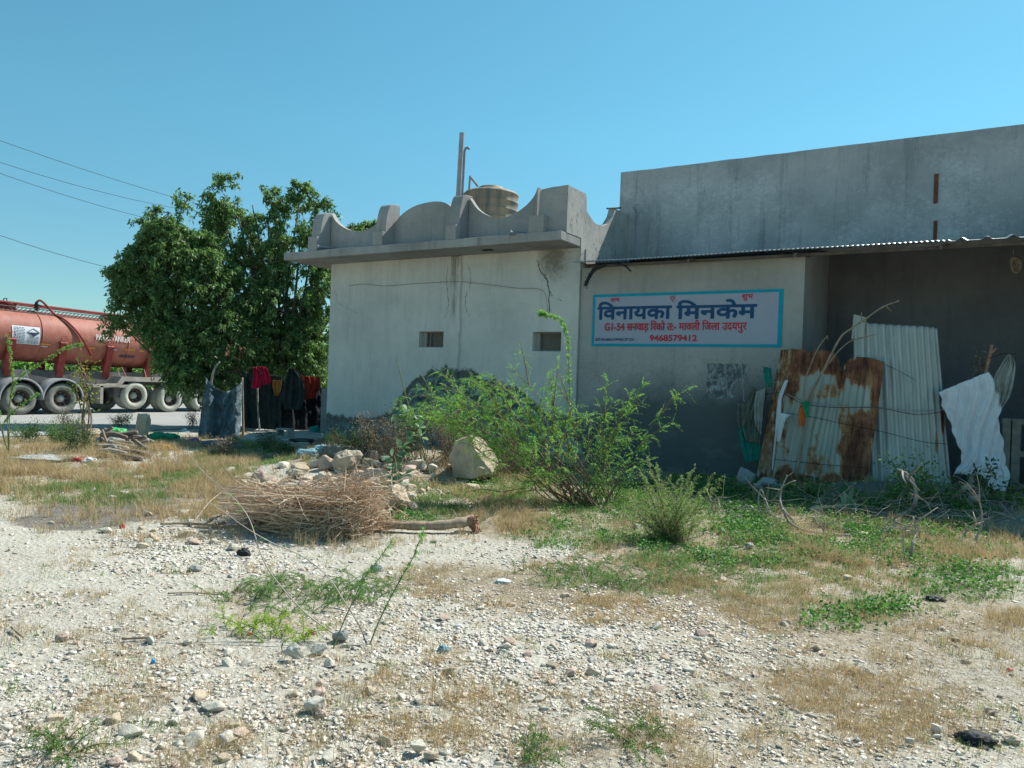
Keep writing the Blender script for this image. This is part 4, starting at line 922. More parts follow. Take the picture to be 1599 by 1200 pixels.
shoot('upright green leafy shoot leaning right in the middle of the foreground gravel', [(577, 1008), (590, 975), (605, 943), (628, 900), (643, 875), (655, 845), (663, 826)], .3, True, start=.25, dens=110)
shoot('slim leafy stem growing between the two foreground stones', [(520, 1014), (535, 960 + 15), (553, 936), (568, 905), (590, 875), (613, 845)], .3, True, start=.5, dens=90, fl=.05)
shoot('thin dark bare stem sticking up from the brown grass left of the round shrub', [(922, 935), (912, 900), (895, 860), (880, 840), (862, 820)], .2, False)
# low feathery creepers in the foreground
def creeper(label, c, rx, ry, n, mat):
    b = G(*c); br = []
    for k in range(n):
        a = random.uniform(0, 6.28); x = c[0] + rx * math.cos(a) * random.uniform(.2, 1); y = c[1] + ry * math.sin(a) * random.uniform(.2, 1)
        p = G(x, y); q = p + np.array([random.uniform(-.22, .22), random.uniform(-.15, .15), random.uniform(.03, .12)]); br.append([p, (p + q) / 2 + np.array([0, 0, .02]), q])
    return frond_bush('low_creeper', label, b, br, dens=75, fr_len=.055, npair=6, lf=(.013, .005), start=0, mat=mat, cat='creeper', r0=.002, down=0)
creeper('wide mat of feathery green creeper on the gravel left of the foreground shoots', (455, 940), 120, 32, 85, 'creepleaf')
creeper('low yellow-green creeper below the green mat near the pale foreground rock', (410, 990), 85, 18, 30, 'limeleaf')
creeper('small green creeper right behind the foreground shoots', (560, 925), 60, 22, 26, 'creepleaf')
creeper('feathery green creeper over the brown grass in the middle ground', (980, 900), 180, 24, 110, 'creepleaf')
creeper('small green creeper at the bottom left corner of the gravel', (95, 1175), 30, 14, 10, 'bushleaf')
creeper('small green creeper at the bottom edge of the gravel', (830, 1180), 34, 14, 10, 'bushleaf')
creeper('straggly green creeper at the bottom middle beside dry tufts', (1000, 1160), 50, 14, 12, 'bushleaf')
# milkweed plants with broad round leaves
def milkweed(label, base, pts, spots, nl, L=.10):
    root = thing('milkweed', label, 'plant', base); sm = MB(); sm.tube(curve(pts, 6), [.009 * (1 - .75 * i / (6 * (len(pts) - 1) + 1)) + .003 for i in range(6 * (len(pts) - 1) + 1)], 6)
    sm.build('stem', M['stem'], root); V = []; F = []
    lf = MB()
    for (x, y, dd, s) in spots:
        p = PD(x, y, dd)
        for _ in range(nl):
            d = norm(rng.normal(size=3) * np.array([1, 1, .55])); sd = norm(np.cross(d, np.array([0, 0, 1.]) + rng.normal(size=3) * .4)); l = L * s * random.uniform(.7, 1.2); w = l * .33; up = np.cross(sd, d)
            q = p + d * .02
            outl = [(0, 0), (.15, .6), (.4, 1), (.7, .85), (.92, .4), (1, 0)]
            vs = [q + d * l * a + sd * w * b + up * w * .25 * b for a, b in outl] + [q + d * l * a - sd * w * b + up * w * .25 * b for a, b in outl[1:-1]]
            n = len(outl); ff = [(0, 1, n)] + [(k, k + 1, n + k, n + k - 1) for k in range(1, n - 2)] + [(n - 2, n - 1, n + n - 3)]
            ff = [(0, 1, n)] + [(k, k + 1, n + k, n + k - 1) for k in range(1, n - 2)] + [(n - 2, n - 1, 2 * n - 3)]
            lf.add(vs, ff)
    lf.build('leaves', M['bigleaf'], root, fix=False); return root
bm_ = G(672, 745); tm = depth(bm_)
milkweed('tall thin milkweed with a bare top and round pale leaves halfway up its stem', bm_, [bm_, PD(660, 700, tm), PD(650, 665, tm), PD(640, 640, tm), PD(630, 605, tm), PD(624, 580, tm), PD(619, 563, tm)],
         [(640, 650, tm, 1), (632, 642, tm, 1.1), (648, 660, tm, 1), (655, 668, tm, .9), (645, 680, tm, .9), (628, 640, tm, 1.), (658, 682, tm, .8), (640, 690, tm, .7), (636, 620, tm, .45), (622, 646, tm, 1), (650, 648, tm, 1), (636, 664, tm, 1)], 6, .15)
bm2 = G(622, 782); tm2 = depth(bm2)
milkweed('low broad-leaved milkweed growing over the rubble behind the brushwood', bm2, [bm2, PD(618, 765, tm2), PD(612, 750, tm2), PD(615, 722, tm2), PD(625, 705, tm2)],
         [(610, 748, tm2, 1.1), (625, 752, tm2, 1), (600, 742, tm2, 1), (618, 735, tm2, 1), (622, 712, tm2, 1), (635, 712, tm2, .9), (628, 700, tm2, .8), (605, 760, tm2, .8), (630, 742, tm2, .9), (612, 715, tm2, .9)], 6, .14)
# dried brown plants by the wall foot
def dried(label, c, h, w, n, mat='drybrown', name='dried_weed', t=None, cat='weed', group=None, stemmat='stembrown'):
    b = G(*c); tt = depth(b); tips = []
    for k in range(n): tips.append(PD(c[0] + random.uniform(-w, w), c[1] - h * random.uniform(.45, 1), tt + random.uniform(-.25, .25)))
    return leaf_shrub(name, label, b, tips, mat, L=(.02, .045), bs=.26, W=.015, per=60, stemmat=stemmat, r0=.005, cat=cat, group=group, spread=.05, start=.25)
dried('grey-brown dried weeds against the wall foot right of the wall corner', (600, 722), 70, 40, 26)
dried('tall dark dried weeds at the wall foot left of the milkweed stem', (640, 715), 85, 40, 30, 'darkleaf')
dried('pale dried flower heads standing behind the tan boulder', (705, 720), 85, 45, 34)
dried('dried brown weeds between the big boulder and the thorn bush', (795, 745), 70, 40, 26)
dried('pinkish dried weed leaning over the rubble behind the brushwood', (575, 705), 60, 22, 14)
dried('dark dried bush in the shade of the wall left of the rubble', (545, 708), 40, 35, 26, 'darkleaf')
dried('reddish brown dried weed at the edge of the shade in front of the hanging tarp', (350, 712), 32, 18, 16)
dried('upright spiky dry weed right of the big boulder', (780, 700), 35, 22, 12, 'grassgreen')
# left roadside plants
for lab, c, h, w, n, mt in (('dark green weeds by the road at the far left', (45, 690), 32, 30, 26, 'bushleaf'), ('dense dark weeds in front of the road left of the log pile', (95, 695), 40, 32, 34, 'bushleaf'), ('grey-green weed clump beside the log pile', (125, 705), 45, 25, 26, 'darkleaf'),
                              ('pale dry weeds leaning beside the sapling at the road edge', (110, 690), 60, 28, 20, 'drybrown'), ('small dark bush at the road edge below the tanker wheels', (190, 668), 26, 22, 18, 'darkleaf'), ('tiny dark bush at the road edge left of the grey tarp', (300, 668), 24, 12, 12, 'darkleaf'),
                              ('dark green weed clump in the shade before the concrete plinth', (415, 705), 35, 16, 20, 'darkleaf'), ('shaded weeds left of the basin', (440, 715), 26, 22, 20, 'darkleaf')):
    dried(lab, c, h, w, n, mt, 'roadside_weed', stemmat='stem')
bs = G(132, 690); ts = depth(bs)
leaf_shrub('sapling', 'slender sapling with yellowing leaves standing in front of the tanker wheels', bs, [PD(128, 545, ts), PD(120, 560, ts), PD(140, 575, ts), PD(128, 590, ts), PD(118, 600, ts), PD(136, 610, ts)], 'yellowleaf', L=(.06, .11), W=.045, per=26, r0=.022, spread=.09, start=.62, stemmat='stembrown', cat='sapling', lift=0)
bb = G(14, 705); tt_ = depth(bb) * .86; bb = PZ(14, 725)
bb = G(14, 712); tt_ = depth(bb)
frond_bush('thorny_branch', 'spiny thorn branch rising before the tanker at the left edge', bb, [[bb, PD(12, 650, tt_), PD(20, 600, tt_), PD(17, 560, tt_), PD(12, 525, tt_)], [bb, PD(15, 650, tt_), PD(22, 600, tt_), PD(60, 570, tt_), PD(105, 543, tt_), PD(128, 538, tt_)], [bb, PD(0, 660, tt_), PD(-6, 600, tt_), PD(-10, 570, tt_)], [bb, PD(5, 665, tt_), PD(30, 635, tt_), PD(60, 615, tt_)]], dens=60, fr_len=.045, npair=3, lf=(.03, .012), r0=.009, start=.35, cat='branch')
# green plants around the sheets
def rosette(label, c, r, n, mat='darkleaf', L=.14, name='leafy_weed', zup=.6):
    b = G(*c); root = thing(name, label, 'weed', b); P = np.repeat(b[None], n, 0) + rng.normal(size=(n, 3)) * np.array([r, r, .02]); P[:, 2] = b[2] + rng.random(n) * r * zup
    D = norm(rng.normal(size=(n, 3)) * np.array([1, 1, .5]) + np.array([0, 0, .35])); V, F = leaves(P, D, rng.uniform(L * .5, L, n), L * .45, .2); np_obj('foliage', V, F, M[mat], root)
    s = MB(); [s.tube([b, P[k]], [.004, .002], 3) for k in range(0, n, 6)]; s.build('stem', M['stem'], root); return root
rosette('dark broad-leaved weed at the foot of the rusty sheet', (1255, 782), .18, 60, L=.13, zup=1.6)
rosette('dark low weed in the shade left of the rusty sheet', (1130, 775), .3, 140, L=.09)
rosette('low weeds in the shade before the stones left of the metal sheets', (1160, 800), .25, 120, L=.08)
rosette('shaded weeds at the foot of the white cloth', (1540, 785), .3, 150, L=.10, zup=1.0)
rosette('yellowish leafy weed at the right edge by the pallet', (1597, 790), .12, 50, 'yellowleaf', L=.10, zup=1.6)
b = G(1440, 790); tt_ = depth(b)
leaf_shrub('small_leaved_shrub', 'thin small-leaved shrub growing in front of the tall metal sheet', b, [PD(x, y, tt_ + d) for x, y, d in [(1380, 715, 0), (1400, 720, .1), (1425, 722, 0), (1450, 735, .1), (1475, 745, .2), (1440, 712, .1), (1465, 765, -.1), (1400, 745, -.2), (1420, 750, -.2), (1485, 770, 0)]], 'bushleaf', per=70, L=(.035, .06), W=.028, spread=.06, r0=.006)
b = G(1535, 782); tt_ = depth(b)
leaf_shrub('olive_sprig', 'dark green sprig standing in front of the hanging white cloth', b, [PD(x, y, tt_ + d) for x, y, d in [(1545, 722, 0), (1552, 720, .1), (1530, 745, 0), (1525, 735, 0), (1550, 760, 0)]], 'darkleaf', per=22, L=(.06, .10), W=.03, spread=.03, start=.35, cat='sprig')
b = G(1322, 800); tt_ = depth(b); root = thing('cut_agave', 'pale green thick-leaved plant lying cut on the soil bank before the rusty sheet', 'plant', b); mb = MB()
for x, y, dx in ((1305, 790, 0), (1318, 768, -4), (1332, 762, 4), (1340, 780, 4), (1345, 790, 4), (1312, 775, 0), (1335, 792, 5)):
    q = PD(x, y, tt_); c = curve([b, (b + q) / 2 + np.array([0, 0, .05]), q], 6); sd = norm(np.cross(q - b, FWD)); vs = []
    for k, p in enumerate(c): w = .035 * math.sin(math.pi * min(1, (k + 1.5) / (len(c) + 1))) ; vs += [p - sd * w, p + sd * w - FWD * .01]
    mb.add(vs, [(2 * k, 2 * k + 1, 2 * k + 3, 2 * k + 2) for k in range(len(c) - 1)])
o = mb.build('blade', M['bigleaf'], root, fix=False); solid(o, .01)

# ------------------------------------------------------------------ rocks
def rock_mesh(seed, sx, sy, sz, npts=22, det=3, disp=.10):
    r = random.Random(seed); bm = bmesh.new(); pts = []
    for k in range(npts):
        v = Vector((r.gauss(0, 1), r.gauss(0, 1), r.gauss(0, 1))).normalized() * r.uniform(.85, 1.08); bm.verts.new(v)
    res = bmesh.ops.convex_hull(bm, input=bm.verts); 
    for v in [v for v in bm.verts if not v.link_faces]: bm.verts.remove(v)
    if det:
        bmesh.ops.bevel(bm, geom=list(bm.edges), offset=.07, segments=1, affect='EDGES', profile=.5)
        bmesh.ops.triangulate(bm, faces=bm.faces)
        for _ in range(det - 1): bmesh.ops.subdivide_edges(bm, edges=[e for e in bm.edges if e.calc_length() > .18], cuts=1, use_grid_fill=True); bmesh.ops.triangulate(bm, faces=bm.faces)
        for v in bm.verts: v.co *= 1 + disp * (mnoise.fractal(v.co * 2.5 + Vector((seed, 0, 0)), 1.0, 2.0, 4))
    me = bpy.data.meshes.new('rock'); bm.to_mesh(me); bm.free(); me.transform(Matrix.Diagonal((sx, sy, sz, 1))); return me
def rock(label, x, y, wpx, hpx, mat='rock_tan', name='rock', seed=1, group=None, dpt=.8, rot=0.0, sink=.25, cat='rock', det=3, npts=22):
    b = G(x, y); t = depth(b); sx = wpx / FPX * t / 2; sz = hpx / FPX * t / 2 / (1 - sink * .5)
    me = rock_mesh(seed, sx, sx * dpt, sz, npts, det); me.transform(Matrix.Rotation(YAW + rot, 4, 'Z'))
    o = bpy.data.objects.new(name, me); COL.objects.link(o); me.materials.append(M[mat]); o.location = Vector((b[0], b[1], b[2] + sz * (1 - sink))); return tag(o, label, cat, group)
def faceted(label, outline, near, cx, cy, mat='rock_tan', back=.5, seed=1):
    """angular boulder: hull of its silhouette points, nearer ridge points and rear points, then roughened"""
    b = G(cx, cy); t = depth(b); c = PD(sum(p[0] for p in outline) / len(outline), sum(p[1] for p in outline) / len(outline), t); bm = bmesh.new()
    P = [PD(x, y, t) for x, y in outline] + [PD(x, y, t - dd) for x, y, dd in near] + [c + (PD(x, y, t) - c) * .75 + _f0 * back for x, y in outline]
    for p in P: bm.verts.new(Vector(p - b))
    bmesh.ops.convex_hull(bm, input=bm.verts)
    for v in [v for v in bm.verts if not v.link_faces]: bm.verts.remove(v)
    bmesh.ops.triangulate(bm, faces=bm.faces)
    for k in range(5): bmesh.ops.subdivide_edges(bm, edges=[e for e in bm.edges if e.calc_length() > .05], cuts=1); bmesh.ops.triangulate(bm, faces=bm.faces)
    bm.normal_update()
    for v in bm.verts: v.co += v.normal * (.03 * mnoise.fractal(v.co * 5 + Vector((seed, 0, 0)), 1, 2, 4) + .012 * mnoise.fractal(v.co * 22, 1, 2, 3))
    me = bpy.data.meshes.new('boulder'); bm.to_mesh(me); bm.free(); me.materials.append(M[mat]); o = bpy.data.objects.new('boulder', me); COL.objects.link(o); o.location = Vector(b); return tag(o, label, 'rock')
faceted('big tan boulder with a pale sloping face standing left of the thorn bush', [(701, 715), (709, 690), (736, 677), (748, 681), (766, 700), (778, 724), (770, 748), (738, 752), (706, 745)], [(735, 682, .25), (742, 703, .36), (768, 738, .30), (735, 748, .4)], 738, 748, seed=3)
faceted('cream rounded boulder on the rubble behind the brushwood', [(517, 722), (523, 709), (538, 703), (562, 705), (567, 711), (556, 728), (545, 742), (524, 745)], [(530, 716, .16), (548, 712, .16), (542, 732, .2)], 540, 742, seed=5, back=.3)
faceted('tan rock at the right foot of the brushwood, below the milkweed', [(602, 764), (616, 756), (628, 760), (640, 784), (632, 795), (612, 797), (600, 785)], [(612, 768, .15), (624, 780, .2), (610, 790, .15)], 618, 800, seed=8, back=.3)
rock('brown rock half hidden inside the thorn bush', 888, 735, 52, 50, 'rock_grey', 'boulder', 15)
rock('rounded pinkish rock left of the cream boulder', 508, 735, 34, 24, 'rock_pink', 'rock', 21)
rock('pinkish rock right of the cream boulder', 582, 722, 22, 20, 'rock_pink', 'rock', 22)
rock('small pink rock on the rubble top beside the milkweed', 618, 716, 26, 18, 'rock_pink', 'rock', 23)
rock('grey slab rock on the rubble between the boulder and milkweed', 590, 752, 50, 26, 'rock_grey', 'rock', 24)
rock('pale stone in front of the cream boulder', 503, 753, 18, 20, 'rock_pale', 'rock', 25)
rock('pale pink stone at the left end of the rubble', 405, 752, 26, 20, 'rock_pink', 'rock', 26)
rock('pale angular stone at the middle of the rubble ridge', 462, 748, 32, 18, 'rock_tan', 'rock', 27)
rock('upright tan stone slab at the road edge behind the log pile', 222, 690, 30, 48, 'rock_tan', 'stone_slab', 31, dpt=.4)
rock('pale block-shaped stone on the green grass strip', 146, 770, 9, 9, 'rock_pale', 'rock', 33, sink=.1)
rock('pale stone at the foot of the sheets under the hanging cloth', 1515, 775, 30, 20, 'rock_tan', 'rock', 34)
rock('second pale stone lower right under the hanging cloth', 1522, 790, 22, 22, 'rock_grey', 'rock', 35)
rock('grey stone at the left foot of the rusty sheet', 1200, 765, 40, 22, 'rock_grey', 'rock', 36)
rock('pale pointed stone leaning left of the metal sheets', 1162, 760, 40, 34, 'rock_grey', 'rock', 37, npts=12)
rock('small grey stone between the two stones by the metal sheets', 1182, 768, 16, 16, 'rock_grey', 'rock', 38)
rock('pale grey rock casting a dark shadow in the foreground left of the stems', 462, 1030, 38, 30, 'rock_pale', 'rock', 41, sink=.15, npts=12)
rock('pale flat rock tipped up beside the foreground stem', 498, 1022, 30, 20, 'rock_pale', 'rock', 42, sink=.2, npts=10)
rock('round grey rock behind the foreground stems', 531, 1002, 32, 24, 'rock_grey', 'rock', 43, sink=.2, npts=12)
rock('pale rock at the bottom edge with a hard shadow', 652, 1180, 38, 28, 'rock_pale', 'rock', 44, sink=.15, npts=11)
rock('tan rock beside the pale one at the bottom edge', 672, 1188, 28, 18, 'rock_tan', 'rock', 45)
rock('pale wedge rock in the lower left middle ground', 492, 1112, 40, 26, 'rock_pale', 'rock', 46)
rock('tan stone below the wedge rock', 502, 1120, 22, 14, 'rock_pink', 'rock', 47)
rock('red brick-coloured stone on the gravel at the left', 97, 1002, 24, 15, 'rock_pink', 'rock', 48, sink=.15)
rock('white stone on the grass below the dead branches', 1170, 858, 17, 11, 'rock_pale', 'rock', 49)
rock('white stone on the grass just left of the green weeds', 1127, 834, 16, 10, 'rock_pale', 'rock', 50)
rock('pale angular stone in the lower right among dry grass', 1462, 1146, 22, 18, 'rock_pale', 'rock', 51, npts=10)
rock('pale triangular stone left of the black rag', 1418, 1165, 20, 19, 'rock_pale', 'rock', 52, npts=9)
rock('tan stone at the lower right corner', 1578, 1160, 30, 14, 'rock_tan', 'rock', 53)
rock('brick-red broken brick at the bottom left', 178, 1195, 30, 14, 'rock_pink', 'rock', 54)
rock('grey stone in the wheel track at the left middle', 305, 892, 26, 11, 'rock_grey', 'rock', 55)
rock('white stone in the brown grass left of the round shrub', 861, 808, 11, 8, 'rock_pale', 'rock', 56)
rock('grey stone under the thorn bush', 905, 778, 14, 16, 'rock_grey', 'rock', 57)
# medium stones, alike: one group
random.seed(21)
protos = [rock_mesh(100 + k, 1, 1 * random.uniform(.6, .95), random.uniform(.4, .7), 13, 1, .04) for k in range(8)]
mats_ = ['rock_pale', 'rock_tan', 'rock_tan', 'rock_pink', 'rock_pale', 'rock_pale', 'rock_pale', 'rock_tan']
for me, mt in zip(protos, mats_): me.materials.append(M[mt])
def stones(n, cx, cy, sx, sy, size, label, group):
    for _ in range(n):
        x = random.gauss(cx, sx); y = min(random.gauss(cy, sy), 1215); 
        if y < 690: continue
        p = G(x, y); s = size * random.uniform(.6, 1.5); o = bpy.data.objects.new('stone', random.choice(protos)); COL.objects.link(o)
        o.location = Vector((p[0], p[1], p[2] + s * .22)); o.scale = (s, s, s); o.rotation_euler = (random.uniform(-.4, .4), random.uniform(-.4, .4), random.uniform(0, 6.3)); tag(o, label, 'stone', group)
stones(13, 300, 1150, 190, 35, .048, 'large pale stone lying on the foreground gravel', 'large stones on the gravel')
stones(60, 600, 1090, 260, 70, .036, 'loose pale stone lying on the foreground gravel', 'loose stones on the gravel')
stones(45, 1000, 1010, 160, 50, .036, 'loose pale stone lying on the foreground gravel', 'loose stones on the gravel')
stones(30, 180, 1120, 120, 50, .030, 'loose pale stone lying on the foreground gravel', 'loose stones on the gravel')
stones(20, 1400, 1080, 120, 60, .03, 'loose pale stone lying on the foreground gravel', 'loose stones on the gravel')
stones(95, 590, 752, 68, 20, .12, 'broken stone in the rubble heap behind the brushwood', 'stones of the rubble heap')
stones(40, 440, 758, 50, 11, .10, 'broken stone in the rubble heap behind the brushwood', 'stones of the rubble heap')
stones(18, 250, 835, 60, 14, .07, 'pale stone along the edge of the dry grass', 'stones at the edge of the dry grass')
stones(14, 1250, 800, 110, 18, .07, 'grey stone lying among the dead branches', 'stones among the dead branches')

# ------------------------------------------------------------------ gravel (stuff)
def variants(n, npts):
    out = []
    for k in range(n):
        me = rock_mesh(300 + k * 7 + npts, 1, random.uniform(.55, 1), random.uniform(.28, .62), npts, 0); V = np.array([v.co[:] for v in me.vertices]); F = []
        for p in me.polygons:
            vv = list(p.vertices)
            for j in range(1, len(vv) - 1): F.append((vv[0], vv[j], vv[j + 1]))
        out.append((V, np.array(F)))
    return out
VAR = variants(14, 8)
def scatter_stones(name, P, S, mat, kindlabel=None):
    VV = []; FF = []; off = 0; k = rng.integers(0, len(VAR), len(P))
    for j, (V, F) in enumerate(VAR):
        idx = np.where(k == j)[0]
        if not len(idx): continue
        n = len(idx); a = rng.uniform(0, 6.28, n); tl = rng.normal(0, .35, n); ca, sa, ct, st = np.cos(a), np.sin(a), np.cos(tl), np.sin(tl)
        v = np.broadcast_to(V, (n,) + V.shape).copy(); y = v[..., 1] * ct[:, None] - v[..., 2] * st[:, None]; z = v[..., 1] * st[:, None] + v[..., 2] * ct[:, None]; x = v[..., 0]
        X = x * ca[:, None] - y * sa[:, None]; Y = x * sa[:, None] + y * ca[:, None]
        w = np.stack([X, Y, z], -1) * S[idx][:, None, None] + P[idx][:, None]; w[..., 2] += (S[idx] * .06)[:, None]
        VV.append(w.reshape(-1, 3)); FF.append((F[None] + (np.arange(n) * len(V))[:, None, None]).reshape(-1, 3) + off); off += n * len(V)
    return np_obj(name, np.concatenate(VV), np.concatenate(FF), mat)
def field(n, densf, x0=-17, x1=6.5, y0=1.2, y1=13.5, pw=1.0, rmax=99):
    """world points kept with a density given by photo regions, thinning with distance"""
    out = []
    got = 0
    while got < n:
        m_ = 400000; X = rng.uniform(x0, x1, m_); Y = rng.uniform(y0, y1, m_); P = np.stack([X, Y, gz(X, Y)], 1); px, py, z = to_px(P)
        ok = (z > 1.2) & (px > -330) & (px < 2000) & (py < 1330) & (z < rmax); P = P[ok]; px = px[ok]; py = py[ok]; z = z[ok]
        d = densf(px, py, P) * np.minimum(1, (3.0 / z) ** pw); k = rng.random(len(P)) < d * .6; P = P[k]; out.append((P, z[k])); got += len(P)
    P = np.concatenate([a for a, _ in out])[:n]; z = np.concatenate([b for _, b in out])[:n]; return P, z
L_grav = [(1850, 1060, 260, 160, .5), (-180, 1050, 200, 200, .5), (850, 1030, 300, 110, 1), (250, 1130, 420, 110, .75), (600, 1150, 350, 90, .9), (1050, 1010, 220, 80, 1), (650, 960, 160, 60, .7), (330, 900, 200, 50, .35), (300, 855, 160, 30, .6), (1250, 1120, 350, 110, .45), (850, 870, 120, 25, .4), (640, 750, 120, 45, .9), (440, 760, 80, 22, .9), (1500, 1010, 120, 60, .2), (100, 1000, 200, 80, .35)]
def d_grav(px, py, P): return (ell(px, py, L_grav) * .8 + .045) * (.35 + 1.1 * fbm(P[:, 0], P[:, 1], 1.3, 3, 31)) * (1 - ell(px, py, L_mud))
P, z = field(66000, d_grav, pw=.9); S = .007 + .020 * rng.random(len(P)) ** 3.0; S *= np.where(rng.random(len(P)) < .05, 1.5, 1)
S = S * (1 + .3 * (z > 6))
tag(scatter_stones('gravel', P, S, M['gravel']), 'pale broken stones and gravel covering the open yard', 'gravel', kind='stuff')
P, z = field(62000, lambda a, b, c: d_grav(a, b, c) + .10, pw=1.3, y1=10); S = .003 + .005 * rng.random(len(P))
tag(scatter_stones('fine_gravel', P, S, M['gravel']), 'fine pale chips lying between the larger stones of the yard', 'gravel', kind='stuff')

# ------------------------------------------------------------------ grass (stuff)
def blades(P, H, W, lean=.5, tuft=.03):
    n = len(P); a = rng.uniform(0, 6.28, n); d = np.stack([np.cos(a), np.sin(a), np.zeros(n)], 1); b = rng.uniform(0, 6.28, n); s = np.stack([np.cos(b), np.sin(b), np.zeros(n)], 1)
    ln = np.abs(rng.normal(0, lean, n)); H = H * rng.uniform(.5, 1.2, n); up = np.array([0, 0, 1.])
    m1 = P + up * (H * .55)[:, None] + d * (H * ln * .3)[:, None]; tp = P + up * (H * (1 - .25 * np.minimum(ln, 1.6)))[:, None] + d * (H * ln)[:, None]; w = (W / 2)[:, None]
    V = np.stack([P - s * w, P + s * w, m1 - s * w * .7, m1 + s * w * .7, tp], 1).reshape(-1, 3); I = np.arange(n)[:, None] * 5
    F = np.concatenate([I + np.array([0, 1, 3]), I + np.array([0, 3, 2]), I + np.array([2, 3, 4])], 0); return V, F
def tufts(ntuft, nb, densf, H, W, lean, rad, **kw):
    P, z = field(ntuft, densf, **kw); ts = rng.uniform(.55, 1.25, ntuft); k = np.repeat(np.arange(ntuft), nb); off = rng.normal(size=(len(k), 3)) * rad * np.array([1, 1, 0]) * ts[k][:, None]
    Q = P[k] + off; Q[:, 2] = gz(Q[:, 0], Q[:, 1]) - .003; hz = H(Q, z[k]) * ts[k]; return Q, hz, W * (1 + .12 * np.maximum(z[k] - 3, 0))
L_dry = [(1820, 1000, 220, 150, .45), (-180, 760, 150, 50, .8), (1900, 860, 150, 60, .5), (60, 745, 140, 38, 1), (300, 765, 105, 45, 1), (340, 720, 60, 15, .5), (790, 805, 70, 35, .9), (930, 925, 190, 48, 1), (690, 905, 110, 28, .7), (1090, 950, 120, 30, .8), (1300, 980, 200, 50, .5), (1240, 1110, 300, 70, .75), (1500, 1060, 160, 90, .65), (230, 1140, 180, 70, .32), (560, 1060, 200, 60, .25),
         (1380, 880, 250, 60, .35), (1040, 1170, 220, 50, .5), (740, 1120, 180, 60, .28), (730, 745, 70, 40, .5), (820, 725, 60, 30, .6), (1590, 990, 60, 40, .8), (150, 700, 160, 20, .6), (120, 990, 200, 60, .18), (550, 700, 120, 25, .4), (700,690,90,30,.5)]
def d_dry(px, py, P): return (1 - .85 * ell(px, py, [(130, 773, 150, 17, 1), (200, 788, 120, 12, 1), (100, 810, 120, 14, .8)])) * ell(px, py, L_dry) * np.clip((fbm(P[:, 0], P[:, 1], 1.8, 3, 41) - .33) * 4.0, .02, 1) * np.clip((fbm(P[:, 0], P[:, 1], 6.0, 2, 43) - .22) * 3.5, .1, 1) + .045 * (fbm(P[:, 0], P[:, 1], 3.1, 2, 45) > .40)
Hd = lambda Q, z: .035 + .06 * vnoise(Q[:, 0], Q[:, 1], 1.2, 3) + .09 * (np.minimum(z, 14) > 7)
Q, H, W = tufts(15500, 15, d_dry, Hd, .0022, .75, .026, pw=1.0)
V, F = blades(Q, H, W, .75); tag(np_obj('dry_grass', V, F, M['grassdry']), 'sun-bleached dry grass tufts growing across the stony yard', 'grass', kind='stuff')
# flattened straw litter
P, z = field(96000, lambda a, b, c: (ell(a, b, L_dry) + .16) * np.clip((fbm(c[:, 0], c[:, 1], 1.4, 3, 47) - .33) * 4.5, .05, 1), pw=1.0); V, F = blades(P, np.full(len(P), .045), .002 * (1 + .12 * np.maximum(z - 3, 0)), 4.0)
V = V.reshape(-1, 5, 3); V[:, 2:, 2] = V[:, :1, 2] + (V[:, 2:, 2] - V[:, :1, 2]) * .15 + .006; V = V.reshape(-1, 3)
tag(np_obj('straw_litter', V, F, M['litter']), 'flattened dry straw and stalks lying over the gravel', 'straw', kind='stuff')
L_grn = [(1780, 880, 150, 60, .5), (-150, 780, 130, 25, .6), (130, 772, 160, 17, 1), (60, 778, 70, 12, .8), (1020, 775, 150, 22, .9), (1100, 760, 60, 20, .9), (140, 772, 150, 22, 1), (240, 750, 80, 14, .8), (340, 735, 60, 28, .9), (990, 850, 150, 40, .7), (1090, 870, 130, 40, .7), (1180, 900, 220, 40, .5), (1000, 910, 160, 22, .6), (660, 812, 70, 10, .9), (800, 770, 80, 30, .6), (1420, 900, 200, 50, .45), (490, 720, 90, 14, .8), (900, 850, 60, 30, .5), (1310, 965, 100, 25, .5),
         (310, 815, 30, 8, .6), (720, 800, 50, 14, .8), (1560, 880, 90, 60, .4), (1540, 1140, 90, 60, .15), (700, 780, 110, 30, .5), (400, 700, 60, 16, .5), (850,800,150,40,.45)]
def d_grn(px, py, P): return ell(px, py, L_grn) * np.clip((fbm(P[:, 0], P[:, 1], 2.2, 3, 51) - .30) * 4, .04, 1) + .03 * (fbm(P[:, 0], P[:, 1], 1.7, 3, 55) > .50)
Q, H, W = tufts(8600, 14, d_grn, lambda Q, z: .035 + .04 * vnoise(Q[:, 0], Q[:, 1], 1.5, 9) + .03 * (z > 9), .0026, .8, .035, pw=.8)
V, F = blades(Q, H, W, .8); tag(np_obj('green_grass', V, F, M['grassgreen']), 'short fresh green grass in patches across the yard', 'grass', kind='stuff')
